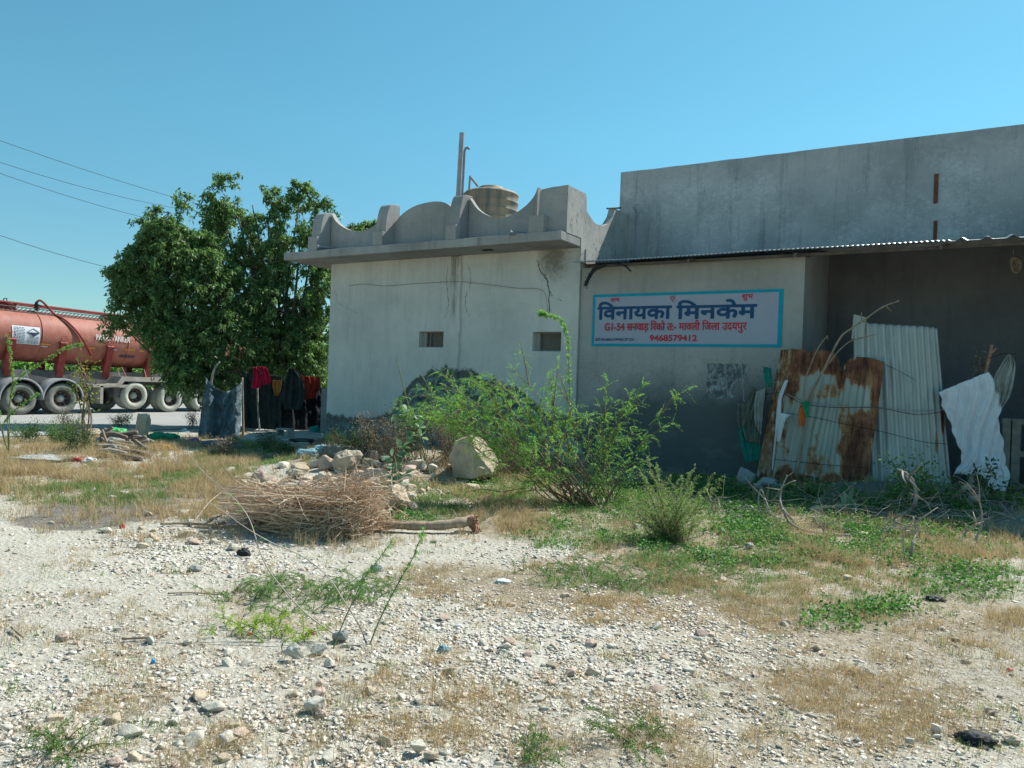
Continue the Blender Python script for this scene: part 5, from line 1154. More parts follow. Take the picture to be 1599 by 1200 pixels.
# lush broad ground weeds
L_weed = [(1350, 780, 260, 16, .9), (1010, 782, 130, 20, .7), (1350, 792, 250, 16, .9), (1130, 785, 70, 20, .8), (1540, 790, 80, 18, .7), (1230, 835, 120, 34, 1), (1330, 830, 80, 22, .8), (1430, 835, 110, 24, .75), (1180, 870, 100, 24, .7), (1350, 870, 160, 22, .4), (1290, 805, 80, 14, .6), (1420, 790, 80, 20, .7), (660, 810, 55, 10, .9), (1000, 815, 70, 25, .25), (1060, 860, 90, 25, .25), (1100, 790, 60, 25, .6), (1290, 975, 60, 18, .5), (1180, 790, 80, 20, .6), (780, 770, 60, 30, .4), (1500, 900, 100, 40, .3), (900,830,90,30,.4), (1380,960,70,20,.4), (1150, 760, 90, 30, .6), (800, 730, 90, 30, .4)]
def d_weed(px, py, P): return ell(px, py, L_weed) * np.clip((fbm(P[:, 0], P[:, 1], 2.6, 3, 61) - .28) * 4, .02, 1)
P, z = field(2900, d_weed, pw=.5); k = np.repeat(np.arange(len(P)), 16); Q = P[k] + rng.normal(size=(len(k), 3)) * np.array([.045, .045, 0]); Q[:, 2] = gz(Q[:, 0], Q[:, 1]) + rng.random(len(k)) * .085
D = norm(rng.normal(size=(len(k), 3)) * np.array([1, 1, .35]) + np.array([0, 0, .4])); V, F = leaves(Q, D, rng.uniform(.02, .045, len(k)), .022, .1)
tag(np_obj('ground_weeds', V, F, M['weedleaf']), 'lush low green weeds spreading before the dead branches', 'ground cover', kind='stuff')
# ------------------------------------------------------------------ metal sheets of the lean-to shed
def resamp(pts, n):
    P = np.array(pts, float); d = np.r_[0, np.cumsum(np.linalg.norm(np.diff(P, axis=0), axis=1))]; t = np.linspace(0, d[-1], n); return np.stack([np.interp(t, d, P[:, i]) for i in range(3)], 1)
def sheet(top, bot, waves, amp, name, mat, rust, parent=None, nv=70, dent=.012, seed=0):
    nu = waves * 8 + 1; T = resamp(top, nu); B = resamp(bot, nu); v = np.linspace(0, 1, nv)[:, None, None]
    P = T[None] * (1 - v) + B[None] * v; nrm = norm(np.cross(T[-1] - T[0], B[0] - T[0])); 
    if nrm @ FWD > 0: nrm = -nrm
    ph = np.linspace(0, waves * 2 * math.pi, nu)[None, :]
    X, Z = P[..., 0], P[..., 2]
    d = amp * np.sin(ph) + dent * (fbm(X * 1 + seed, Z, 1.6, 3, 71) - .5) * 2
    P = P + d[..., None] * nrm; Vv = P.reshape(-1, 3); px, py, _ = to_px(Vv)
    r = ell(px, py, [(a, b, c * 1.12, d * 1.12, w * .92) for a, b, c, d, w in rust]) if rust else np.zeros(len(Vv)); I = np.arange(len(Vv)).reshape(nv, nu)
    F = np.stack([I[:-1, :-1].ravel(), I[1:, :-1].ravel(), I[1:, 1:].ravel(), I[:-1, 1:].ravel()], 1)
    o = np_obj(name, Vv, F, M[mat], parent, attr={'rust': np.clip(r, 0, 1)}); solid(o, .003); return o
YA, YJ, YB, YC = 13.35, 12.85, 12.6, 13.35
A_t = [PY(1220, 547, YA + .12), PY(1241, 545, YJ + .22)]; A_b = [PY(1181, 746, YA - .1), PY(1209, 748, YJ)]
tag(sheet(A_t, A_b, 5, .02, 'metal_sheet', 'sheet', [(1210, 640, 80, 200, .62)], seed=3), 'narrow rust-brown corrugated sheet leaning at the left side of the makeshift shed', 'metal sheet')
B_t = [PY(x, y, Y) for x, y, Y in [(1238, 546, YJ + .25), (1257, 545, YJ + .24), (1262, 553, YJ + .23), (1268, 547, YJ + .23), (1290, 547, YJ + .2), (1306, 553, YJ + .18), (1311, 566, YJ + .17), (1315, 582, YJ + .16), (1321, 566, YJ + .15), (1332, 557, YJ + .13), (1345, 558, YJ + .1), (1361, 559, YB + .2), (1381, 566, YB + .2)]]
B_b = [PY(1206, 746, YJ - .02), PY(1240, 765, YJ - .05), PY(1300, 780, YB), PY(1350, 786, YB)]
rB = [(1258, 556, 40, 28, 1), (1296, 562, 24, 24, 1), (1352, 572, 34, 32, 1), (1374, 640, 14, 95, 1), (1346, 668, 24, 26, .9), (1338, 730, 27, 60, 1), (1322, 700, 14, 24, .8), (1236, 590, 14, 40, .75), (1290, 770, 50, 22, .85), (1228, 755, 22, 28, .85), (1280, 735, 26, 26, .55), (1255, 640, 8, 14, .7), (1255, 760, 20, 20, .8), (1313, 590, 8, 20, .9), (1290, 612, 34, 14, .5), (1318, 650, 12, 34, .55), (1270, 700, 10, 40, .45), (1225, 690, 10, 40, .5), (1300, 755, 24, 20, .7)]
tag(sheet(B_t, B_b, 15, .012, 'metal_sheet', 'sheet', rB, seed=9), 'torn pale corrugated sheet with dark rust patches at its top and right side', 'metal sheet')
C_t = [PY(x, y, Y) for x, y, Y in [(1333, 493, YB + .45), (1350, 500, YB + .45), (1353, 505, YB + .45), (1400, 508, YB + .5), (1440, 510, YB + .62), (1463, 513, YC + .1)]]
C_b = [PY(1334, 782, YB + .12), PY(1400, 780, YB + .15), PY(1450, 768, YB + .4), PY(1485, 756, YC - .1)]
tag(sheet(C_t, C_b, 12, .022, 'metal_sheet', 'sheet_tall', [(1472, 650, 3, 30, .9), (1480, 640, 3, 20, .7), (1462, 690, 3, 20, .6)], seed=5), 'tall pale corrugated sheet without rust standing behind the torn one', 'metal sheet')
D_t = [PY(1333, 491, YB + .43), PY(1353, 496, YB + .43)]; D_b = [PY(1329, 530, YB + .42), PY(1349, 526, YB + .42)]
tag(sheet(D_t, D_b, 2, .003, 'metal_flap', 'sheet', None), 'folded flap at the upper left corner of the tall pale sheet', 'metal flap')
# wires tied round the sheets
def wireobj(pts, r, mat, label, name='binding_wire', cat='wire', n=8): 
    return tag(MB().tube(curve(pts, n), r, 5).build(name, M[mat]), label, cat)
w1 = [PY(1196, 613, YA - .04), PY(1222, 614, YJ + .1), PY(1252, 625, YJ + .05), PY(1300, 634, YB + .04), PY(1370, 637, YB + .02), PY(1430, 642, YB + .2), PY(1478, 640, YC - .15)]
wireobj(w1, .008, 'gwire', 'thick pale grey binding wire stretched across all the sheets at mid height')
w1b = [p + np.array([0, -.01, -.025 + .03 * math.sin(i * 2.1)]) for i, p in enumerate(w1)]; wireobj(w1b, .005, 'wire', 'thin dark wire twisted along the pale binding wire')
wireobj([PY(1228, 645, YJ + .02), PY(1270, 652, YJ - .02), PY(1320, 663, YB), PY(1380, 675, YB), PY(1440, 690, YB + .15), PY(1484, 694, YC - .2)], .0045, 'wire', 'thin dark wire sagging below the pale binding wire')
wireobj([PY(1205, 717, YJ - .03), PY(1250, 722, YJ - .09), PY(1300, 727, YB - .06), PY(1355, 731, YB - .06)], .0045, 'wire', 'thin dark wire low across the torn rusty sheet')
wireobj([PY(1372, 565, YB + .25), PY(1400, 578, YB + .3), PY(1430, 594, YB + .35)], .004, 'wire', 'short slanting wire on the upper part of the tall sheet')
# branch poles sticking out of the shed
def stick(pts, r0, r1, mat, label, name='branch', cat='branch', n=8, tw=(), group=None):
    c = curve(pts, n); mb = MB(); mb.tube(c, [r0 + (r1 - r0) * i / (len(c) - 1) + .002 * math.sin(i * 1.7) * (r0 > .012) for i in range(len(c))], 7)
    for t, d, l in tw:
        k = int(t * (len(c) - 1)); d = np.array(d, float); mb.tube([c[k], c[k] + d * l * .5 + rng.normal(size=3) * .01, c[k] + d * l], [r1 + .002, r1 * .8, r1 * .4], 5)
    return tag(mb.build(name, M[mat], None, True), label, cat, group)
stick([PY(1243, 745, YJ - .08), PY(1253, 690, YJ - .08), PY(1258, 640, YJ - .02), PY(1272, 605, YJ), PY(1290, 570, YJ - .1), PY(1312, 528, YJ - .1), PY(1330, 513, YJ), PY(1352, 498, YB + .2), PY(1378, 480, YB + .2), PY(1404, 470, YB + .2)], .024, .010, 'wood', 'long bent branch pole rising in front of the rusty sheet past the flap', tw=[(.93, (.5, .1, -.7), .14), (.75, (-.1, 0, 1), .14), (.75, (.9, 0, -.35), .14)])
stick([PY(1262, 635, YJ - .03), PY(1275, 600, YJ - .05), PY(1300, 560, YJ - .1), PY(1325, 535, YJ - .1), PY(1350, 527, YJ - .1), PY(1372, 522, YJ - .1)], .013, .006, 'wood', 'thinner bent branch curving right below the long pole')
stick([PY(1257, 640, YJ - .03), PY(1256, 600, YJ - .03), PY(1268, 565, YJ - .05), PY(1280, 540, YJ - .08), PY(1293, 524, YJ - .1)], .013, .008, 'wood', 'short branch leaning left of the long pole with a broken tip', tw=[(.97, (.3, 0, -.7), .08)])
stick([PY(1534, 640, 13.6), PY(1537, 600, 13.6), PY(1541, 575, 13.6), PY(1548, 545, 13.6)], .03, .024, 'rootwood', 'reddish stake with forked top holding the white cloth', 'stake', 'stake', tw=[(.95, (.5, 0, .55), .16), (.98, (-.05, 0, 1), .1), (.98, (.25, 0, 1), .1)])
stick([PY(1522, 770, 13.5), PY(1520, 740, 13.5), PY(1528, 700, 13.55)], .06, .05, 'wood_grey', 'thick stump post standing behind the bottom of the white cloth', 'post', 'post')
stick([PY(1519, 770, 13.4), PY(1515, 745, 13.4), PY(1512, 730, 13.45)], .045, .04, 'wood_grey', 'shorter stump leaning left of the thick post', 'post', 'post')
# knots and cloths
def drape(left, right, name, mat, label=None, cat='cloth', folds=4, amp=.03, nu=40, nv=50, seed=0, parent=None, thick=.004, sag=0.0, diag=0.0):
    L = resamp(curve(left, 6), nv); Rr = resamp(curve(right, 6), nv); u = np.linspace(0, 1, nu)[None, :, None]; P = L[:, None] * (1 - u) + Rr[:, None] * u
    nrm = norm(np.cross(Rr[nv // 2] - L[nv // 2], L[-1] - L[0])); nrm = -nrm if nrm @ FWD > 0 else nrm
    U = np.linspace(0, 1, nu)[None, :]; Vv = np.linspace(0, 1, nv)[:, None]
    env = np.minimum(1, np.minimum(Vv, 1 - Vv) * 6 + .45)
    ph = (U + diag * Vv) * folds * 2 * math.pi + 2.4 * fbm(U * 3 + seed, Vv * 2, 1, 2, 5)
    d = amp * env * (np.sin(ph) * .6 + .4 * np.sin(2.3 * ph + 1.3) + 1.6 * (fbm(U * 5 + seed * 3, Vv * 5, 1, 3, 9) - .5)) + amp * .6 * (1 - np.abs(2 * fbm(U * 4 + seed, Vv * 4 + 3, 1.3, 2, 15) - 1)) 
    P = P + d[..., None] * nrm; P[..., 2] -= sag * (4 * U * (1 - U)) * (1 - Vv)
    I = np.arange(nu * nv).reshape(nv, nu); F = np.stack([I[:-1, :-1].ravel(), I[1:, :-1].ravel(), I[1:, 1:].ravel(), I[:-1, 1:].ravel()], 1)
    o = np_obj(name, P.reshape(-1, 3), F, M[mat], parent, smooth=True); solid(o, thick)
    if label: tag(o, label, cat)
    return o
YW = 13.5
drape([PY(1464, 613, 13.1), PY(1478, 650, 13.15), PY(1496, 700, 13.2), PY(1500, 722, 13.2), PY(1487, 740, 13.2)], [PY(1542, 581, YW), PY(1560, 610, YW), PY(1560, 660, YW), PY(1566, 700, YW), PY(1575, 745, YW)], 'hanging_cloth', 'cl_white', 'large white cloth tied to the sheet corner and hung from a forked stake', folds=3.2, amp=.048, diag=.9, seed=2, nu=70, nv=80)
drape([PY(1526, 730, YW - .12), PY(1538, 750, YW - .1), PY(1546, 764, YW - .1)], [PY(1572, 728, YW - .02), PY(1577, 744, YW - .02), PY(1569, 768, YW - .02)], 'hanging_cloth', 'cl_white', 'lower white cloth tail hanging below the large white cloth', folds=2.5, amp=.02, seed=4)
drape([PY(1573, 554, YW), PY(1560, 575, YW), PY(1552, 592, YW), PY(1556, 615, YW), PY(1560, 640, YW)], [PY(1576, 552, YW), PY(1585, 568, YW), PY(1583, 595, YW), PY(1576, 620, YW), PY(1562, 642, YW)], 'hanging_cloth', 'cl_grey', 'bundled grey cloth looped beside the white cloth', folds=3, amp=.03, seed=7, diag=.2)
wireobj([PY(1545, 560, YW - .1), PY(1565, 553, YW - .05), PY(1586, 553, YW)], .006, 'wire', 'dark cord tying the grey cloth to the forked stake', 'cord', 'cord')
leaf_shrub('dry_sprig', 'dry brown leafy sprig standing behind the top of the white cloth', PY(1535, 640, 14.2), [PY(x, y, 14.2) for x, y in ((1528, 555), (1533, 548), (1540, 560), (1524, 575))], 'drybrown', L=(.05, .09), W=.025, per=45, spread=.03, start=.45, cat='sprig')
drape([PY(1226, 594, YJ + .1), PY(1215, 625, YJ - .02), PY(1210, 680, YJ - .06), PY(1205, 730, YJ - .08)], [PY(1231, 594, YJ + .1), PY(1221, 622, YJ - .02), PY(1219, 650, YJ - .04), PY(1213, 680, YJ - .06), PY(1207, 736, YJ - .08)], 'plastic_strip', 'cl_white', 'torn white plastic strip hanging down the rusty sheet', 'plastic', folds=1.5, amp=.012, nu=12)
drape([PY(1218, 645, YJ - .06), PY(1216, 660, YJ - .06), PY(1213, 690, YJ - .07)], [PY(1234, 648, YJ - .06), PY(1226, 658, YJ - .06), PY(1218, 690, YJ - .07)], 'plastic_strip', 'cl_white', 'short torn white plastic flap across the rusty sheet', 'plastic', folds=1.5, amp=.012, nu=12)
drape([PY(1249, 638, YJ - .12), PY(1248, 652, YJ - .12), PY(1249, 665, YJ - .12)], [PY(1257, 636, YJ - .12), PY(1256, 652, YJ - .12), PY(1254, 667, YJ - .12)], 'rag_knot', 'cl_orange', 'orange-red rag knotted round the branch on the rusty sheet', 'rag', folds=1, amp=.02, nu=10, thick=.03)
drape([PY(1255, 626, YJ - .13), PY(1256, 640, YJ - .13), PY(1259, 652, YJ - .13)], [PY(1264, 628, YJ - .13), PY(1263, 640, YJ - .13), PY(1262, 652, YJ - .13)], 'rag_knot', 'cl_green', 'green rag knotted above the orange rag', 'rag', folds=1, amp=.015, nu=10, thick=.02)
# cloths hung left of the sheets
YL = 13.3
drape([PY(1192, 573, YL), PY(1193, 590, YL), PY(1197, 605, YL)], [PY(1204, 575, YL), PY(1205, 590, YL), PY(1206, 604, YL)], 'hanging_rag', 'cl_teal', 'small turquoise rag hung highest left of the rusty sheet', 'rag', folds=1.5, amp=.015, nu=14)
drape([PY(1165, 628, YL), PY(1177, 605, YL), PY(1160, 660, YL), PY(1166, 690, YL)], [PY(1200, 598, YL), PY(1196, 640, YL), PY(1189, 670, YL), PY(1188, 694, YL)], 'hanging_rag', 'cl_olive', 'dull olive sack hung left of the rusty sheet', 'sack', folds=3, amp=.04, nu=26, seed=5)
drape([PY(1181, 612, YL - .08), PY(1178, 640, YL - .08), PY(1180, 665, YL - .08)], [PY(1196, 606, YL - .08), PY(1192, 645, YL - .08), PY(1189, 680, YL - .08)], 'hanging_rag', 'cl_grey', 'grey rag hanging over the olive sack', 'rag', folds=2, amp=.03, nu=18, seed=8)
drape([PY(1152, 630, YL), PY(1152, 650, YL), PY(1154, 668, YL)], [PY(1171, 632, YL), PY(1173, 650, YL), PY(1174, 672, YL)], 'hanging_rag', 'cl_olive', 'folded olive-grey rag hung on the thin white rod', 'rag', folds=2.5, amp=.035, nu=22, seed=11)
drape([PY(1153, 664, YL + .03), PY(1158, 700, YL + .03), PY(1164, 722, YL + .03)], [PY(1178, 668, YL + .03), PY(1188, 700, YL + .03), PY(1187, 718, YL + .03)], 'hanging_net', 'cl_teal', 'dark teal netting hanging low beside the rusty sheet', 'net', folds=2.5, amp=.035, nu=22, seed=14)
o = MB().tube([PY(1158, 566, YL), PY(1159, 590, YL), PY(1162, 628, YL)], .010, 6).tube([PY(1158, 566, YL), PY(1200, 572, YL + .1), PY(1224, 576, YJ + .3)], .004, 4).build('hanger_rod', M['gwire']); tag(o, 'thin pale rod hung on a wire before the torn poster', 'rod')
# pallet
pt = thing('pallet', 'weathered grey wooden pallet standing on edge at the far right', 'pallet', PY(1590, 765, 15.2)); yq = 15.0
for a, b in ((1566, 1577), (1579, 1591), (1603, 1615), (1630, 1642)):
    p = PY(a, 655, yq); q = PY(b, 760, yq); MB().box((p[0], yq - .02, q[2]), (q[0], yq, p[2])).build('board', M['pallet'], pt)
for y in (657, 707, 757):
    p = PY(1564, y, yq + .05); q = PY(1650, y, yq + .05); MB().box((p[0], yq + .002, p[2] - .05), (q[0], yq + .09, p[2] + .04)).build('bearer', M['pallet'], pt)

# ------------------------------------------------------------------ brushwood, logs, dead branches
bc = G(490, 830); tb = depth(bc)
mb = MB(); tw_ = MB()
def jt(x, y, d): return PD(x, y, tb + d)
def lowlim(p): p[2] = max(p[2], float(gz(p[0], p[1])) + .01); return p
for k in range(1500):
    d = random.uniform(-.35, .8); up_ = (d + .3) * 22; wn_ = random.gauss(0, 7)
    f = random.random()
    if f < .45:     # left fan, thinning and dropping towards its ends
        s_ = random.random() ** .8; x0 = random.gauss(520, 35); y0 = 830 - s_ * 62 - up_ * .3; x1 = random.uniform(335, 450); y1 = 804 - s_ * 42 + wn_ * .7 - up_ * .1 + (x1 - 335) * .07
    elif f < .9:          # right fan rising to the upper right
        s_ = random.random() ** .9; x0 = random.uniform(400, 520); y0 = 842 - s_ * 52; x1 = random.uniform(525, 608); y1 = 822 - s_ * 66 + wn_ - (x1 - 530) * .28
    else:
        x0 = random.uniform(380, 580); y0 = random.uniform(760, 830); x1 = x0 + random.gauss(0, 45); y1 = y0 - random.uniform(-5, 28); s_ = .5
    p = lowlim(jt(x0, y0, d)); q = lowlim(jt(x1, y1, d + random.uniform(-.3, .3))); L = np.linalg.norm(q - p)
    wf = .4 if f < .45 else 1.0
    mid = (p + q) / 2 + rng.normal(size=3) * L * .06 * wf; r = random.choice([.0022, .003, .0036, .0044, .006, .010])
    c = [p, (p + mid) / 2 + rng.normal(size=3) * L * .03 * wf, mid, (q + mid) / 2 + rng.normal(size=3) * L * .035 * wf, q]
    c = [lowlim(v) for v in c]
    tw_.tube(c, [r, r, r * .85, r * .7, r * .4], 4, False)
    if random.random() < .6:
        a = c[3]; tw_.tube([a, a + rng.normal(size=3) * np.array([.07, .05, .06]) + (q - p) / L * .08, a + rng.normal(size=3) * np.array([.09, .05, .08]) + (q - p) / L * .15], [r * .6, r * .5, r * .3], 3, False)
for k in range(1900):      # curled rootlets
    x = random.gauss(520, 42); y = random.uniform(775, 846) - abs(x - 515) * .18; d = random.uniform(-.42, .25); p = lowlim(jt(x, y, d)); pts = [p]
    dr = rng.normal(size=3) * .035 + np.array([0, 0, -.012])
    for _ in range(4): dr = dr * .8 + rng.normal(size=3) * .018; pts.append(lowlim(pts[-1] + dr))
    tw_.tube(pts, [.0035, .003, .003, .0022, .0012], 3, False)
o = tw_.build('brushwood_heap', M['twig'], None, fix=False); tag(o, 'heap of thin dry reddish brushwood and curled roots lying before the rubble', 'brushwood', kind='stuff')
def gl(x, y, dz=.02, t=None):
    p = G(x, y); p[2] += dz; return p
lg = thing('fallen_log', 'pale debarked log with a torn root flare lying right of the brushwood', 'log', G(665, 838))
cc = curve([gl(560, 826, .07), gl(600, 830, .07), gl(640, 832, .07), gl(680, 833, .08), gl(715, 832, .10), gl(738, 830, .12)], 8)
MB().tube(cc, [.035 + .022 * i / len(cc) + .004 * math.sin(i * .8) for i in range(len(cc))], 12).build('trunk', M['wood'], lg, True)
rf_ = MB(); e = cc[-1]
for k in range(26):
    d = np.array([random.uniform(.02, .13), random.uniform(-.10, .05), random.uniform(-.16, .06)]); rf_.tube([e - np.array([.07, 0, 0]) + rng.normal(size=3) * .015, e + d * .5 + rng.normal(size=3) * .012, e + d], [.03, .02, .005], 6)
rf_.build('root_flare', M['rootwood'], lg, True)
stick([gl(250, 823, .03), gl(290, 822, .03), gl(330, 826, .04), gl(352, 822, .04)], .012, .02, 'wood', 'forked driftwood stick pointing left of the brushwood', 'stick', 'stick', tw=[(.6, (.25, .35, .25), .35)])
stick([gl(303, 826, .02), gl(350, 826, .02), gl(400, 824, .03), gl(432, 820, .04)], .010, .022, 'wood', 'long thin stick on the ground left of the brushwood', 'stick', 'stick')
stick([gl(385, 822, .06), gl(420, 818, .08), gl(455, 815, .10)], .030, .026, 'wood', 'stout pale branch poking out of the brushwood bottom left', 'branch', 'branch')
stick([jt(383, 808, .1), jt(410, 800, .1), jt(430, 793, .1)], .022, .018, 'wood', 'pale peeled branch end jutting from the left side of the brushwood', 'branch', 'branch')
stick([jt(386, 751, .45), jt(415, 760, .4), jt(450, 775, .3), jt(465, 780, .2)], .012, .020, 'twig', 'thick brown branch lying across the top left of the brushwood', 'branch', 'branch')
stick([jt(455, 812, -.3), jt(490, 790, -.28), jt(530, 765, -.2), jt(575, 752, .0)], .018, .008, 'twig', 'curved branch crossing the middle of the brushwood to the right', 'branch', 'branch')
stick([gl(300, 822, .02), gl(325, 800, .10), gl(345, 790, .16)], .012, .008, 'wood', 'short upright twig rising from the driftwood stick', 'stick', 'stick')
stick([gl(560, 812, .06), gl(585, 810, .06), gl(604, 808, .05)], .02, .016, 'rootwood', 'short reddish stub right of the brushwood above the log', 'stick', 'stick')
stick([gl(545, 842, .03), gl(580, 835, .05), gl(612, 825, .05)], .022, .012, 'rootwood', 'split reddish slab lying below the left end of the log', 'stick', 'stick')
stick([gl(190, 1003, .02), gl(235, 1000, .02), gl(262, 993, .03)], .008, .006, 'wood', 'thin stick lying on the gravel at the left', 'stick', 'stick')
stick([gl(18, 985, .02), gl(27, 993, .02), gl(36, 1001, .02)], .008, .006, 'wood', 'short stick on the gravel at the left edge', 'stick', 'stick')
stick([gl(262, 930, .015), gl(300, 929, .015), gl(345, 932, .015)], .006, .005, 'wood', 'thin twig lying on the pale ground left of the creeper', 'stick', 'stick')
# firewood pile at the left
logs = [((160, 705), (232, 688), .03, .20), ((163, 672), (215, 676), .055, .30), ((162, 690), (206, 683), .05, .22), ((170, 690), (238, 712), .04, .16), ((176, 700), (226, 706), .045, .08), ((190, 712), (222, 718), .05, .04), ((168, 712), (200, 700), .035, .10), ((210, 688), (228, 712), .035, .12), ((158, 680), (176, 668), .03, .35), ((175, 718), (180, 700), .04, .05), ((188, 705), (236, 714), .04, .06), ((150, 702), (190, 694), .035, .12), ((195, 684), (240, 690), .03, .22)]
random.seed(77)
for _ in range(9):
    x_ = random.uniform(165, 205); y_ = random.uniform(682, 706); logs.append(((x_ - 14, y_ + random.uniform(-9, 9)), (x_ + random.uniform(14, 34), y_ + random.uniform(-10, 12)), random.uniform(.03, .05), .1))
for k, (a, b, r, h) in enumerate(logs):
    p = G(a[0], min(max(a[1], 696), 716)); q = G(b[0], min(max(b[1], 696), 716)); t = (depth(p) + depth(q)) / 2 + random.uniform(-.2, .2); P_ = PD(a[0], a[1], t); Q_ = PD(b[0], b[1], t - .1)
    for z_ in (P_, Q_): z_[2] = max(z_[2], float(gz(z_[0], z_[1])) + r * .8)
    stick([P_, (P_ + Q_) / 2 + rng.normal(size=3) * .035, Q_], r, r * .8, 'wood_grey' if k % 3 == 0 else 'wood_dark', 'dry grey-brown log in the jumbled firewood pile at the left', 'firewood_log', 'log', group='logs of the firewood pile')
stick([PD(160, 672, 14.6), PD(167, 690, 14.5), PD(180, 702, 14.4), PD(200, 712, 14.3)], .02, .03, 'wood', 'arched pinkish branch on top of the firewood pile', 'branch', 'branch')
# dead branches before the sheets
db = [('long pale bent dead branch curving over the green weeds left of centre', [(1115, 808), (1112, 790), (1120, 778), (1135, 777)], .012, .005), ('looping dead branch at the left of the dead branch pile', [(1113, 812), (1125, 802), (1150, 793), (1172, 790)], .006, .004),
      ('forked upright dead branch with pale tips before the rusty sheet', [(1240, 815), (1222, 795), (1218, 775), (1223, 757), (1229, 742)], .018, .006), ('pale dead branch arching low across the weeds', [(1222, 795), (1232, 815), (1255, 828), (1290, 835), (1330, 837)], .014, .008),
      ('dead branch curling up beside the stone', [(1190, 806), (1184, 785), (1188, 765), (1195, 780), (1200, 800), (1218, 812)], .010, .005), ('stout pale dead branch standing and bending over at its top', [(1400, 808), (1420, 798), (1430, 780), (1428, 758), (1418, 742), (1402, 733)], .030, .014),
      ('thin arm of the stout dead branch bending left', [(1425, 790), (1415, 765), (1404, 748), (1398, 732)], .012, .006), ('straight dead stem standing below the stout branch', [(1421, 875), (1425, 850), (1430, 830), (1426, 808)], .014, .008), ('second thin dead stem left of the straight one', [(1412, 876), (1411, 855), (1410, 830), (1412, 822)], .007, .005),
      ('dead branch lying right across the soil bank', [(1400, 820), (1430, 818), (1452, 818), (1458, 812)], .016, .010), ('long thin dead branch lying toward the right edge', [(1440, 815), (1480, 805), (1530, 810), (1560, 812), (1590, 800)], .008, .004), ('dead branch leaning down at the right with a crooked foot', [(1500, 848), (1505, 835), (1520, 822), (1535, 815)], .014, .009),
      ('pale dead branch stem at the far right of the pile', [(1530, 855), (1525, 840), (1532, 822), (1533, 800), (1525, 775), (1510, 755)], .015, .005), ('thin dead twig arching before the white cloth', [(1530, 790), (1520, 765), (1500, 748), (1488, 742)], .007, .004), ('thin dead twig leaning left before the tall sheet', [(1460, 815), (1450, 790), (1438, 778), (1420, 770)], .008, .004),
      ('crooked dead branch lying in the middle of the pile', [(1270, 808), (1280, 822), (1310, 826), (1345, 824)], .014, .008), ('dead branch rising from the green weeds to the right', [(1330, 838), (1370, 835), (1390, 825), (1400, 812)], .014, .010), ('thin dead twigs crossing above the soil bank', [(1370, 800), (1385, 785), (1410, 780), (1432, 776)], .007, .004),
      ('thin forked twig at the right end by the pallet', [(1535, 810), (1555, 800), (1575, 805), (1592, 812)], .006, .003), ('short dead twig poking up at the middle of the bank', [(1345, 790), (1338, 775), (1342, 765)], .006, .004)]
for lab, pts, r0, r1 in db:
    b = G(*max(pts, key=lambda q: q[1])); t = depth(b); P_ = [PD(x, y, t + random.uniform(-.06, .06)) for x, y in pts]
    for p in P_: p[2] = max(p[2], float(gz(p[0], p[1])) + .012)
    n = random.randint(2, 4); tws = [(random.uniform(.35, .95), norm(rng.normal(size=3) + np.array([0, 0, .4])), random.uniform(.12, .38)) for _ in range(n)]
    stick(P_, r0, r1, 'wood_grey', lab, 'dead_branch', 'branch', tw=tws)
# tangle of fine dead twigs
tg = MB()
for k in range(240):
    x = random.choice([random.gauss(1380, 90), random.gauss(1230, 50), random.gauss(1520, 45)]); y = random.uniform(785, 830); p = G(x, y); p[2] += random.uniform(.0, .15); d = rng.normal(size=3) * np.array([.28, .15, .10]); pts = [p]
    for _ in range(3): d = d * .8 + rng.normal(size=3) * .06; q = pts[-1] + d * .5; q[2] = max(q[2], float(gz(q[0], q[1])) + .008); pts.append(q)
    tg.tube(pts, [.005, .004, .003, .0015], 4, False)
tag(tg.build('twig_tangle', M['wood_grey'], None, fix=False), 'tangle of fine dead twigs over the soil bank', 'twigs', kind='stuff')

# ------------------------------------------------------------------ makeshift shelter at the left
pl_ = thing('concrete_plinth', 'low concrete slab under the makeshift shelter, shaded by the trees', 'slab', G(430, 690)); a = PZ(375, 692, 0); b = PZ(480, 700, 0); c = PZ(500, 676, 0); d = PZ(385, 672, 0)
o = MB().prism([(a[0], a[1], -.05), (b[0], b[1], -.05), (c[0] + .3, c[1] + .8, -.05), (d[0] - .2, d[1] + .8, -.05)], (0, 0, .17)).build('slab', M['concrete'], pl_); bevel(o, .02)
tS = 18.4
drape([PD(323, 590, tS), PD(320, 615, tS), PD(314, 655, tS), PD(311, 685, tS)], [PD(379, 596, tS + .2), PD(378, 630, tS + .2), PD(376, 665, tS + .1), PD(374, 692, tS)], 'hanging_tarp', 'tarp', 'crumpled grey-blue tarp hung between poles beneath the trees', 'tarp', folds=1.3, amp=.16, nu=60, nv=70, sag=.28, seed=1)
stick([PD(328, 690, tS + .1), PD(327, 640, tS + .1), PD(332, 585, tS + .1), PD(343, 565, tS + .1)], .03, .02, 'wood_grey', 'pale pole sticking up at the left corner of the grey-blue tarp', 'pole', 'pole')
stick([PD(380, 690, tS + .3), PD(379, 640, tS + .3), PD(378, 590, tS + .3)], .03, .025, 'wood', 'dark pole at the right edge of the grey-blue tarp', 'pole', 'pole')
stick([PD(405, 671, tS + .9), PD(403, 640, tS + .9), PD(402, 605, tS + .9)], .022, .02, 'wood_grey', 'slim pale pole below the crimson cloth', 'pole', 'pole')
drape([PD(378, 580, tS + 1.1), PD(379, 630, tS + 1.1), PD(380, 668, tS + 1.1)], [PD(440, 588, tS + 1.3), PD(439, 630, tS + 1.3), PD(438, 672, tS + 1.3)], 'dark_screen', 'cl_dark', 'dark green net screen hung behind the crimson cloth', 'screen', folds=3, amp=.05, nu=40, seed=3)
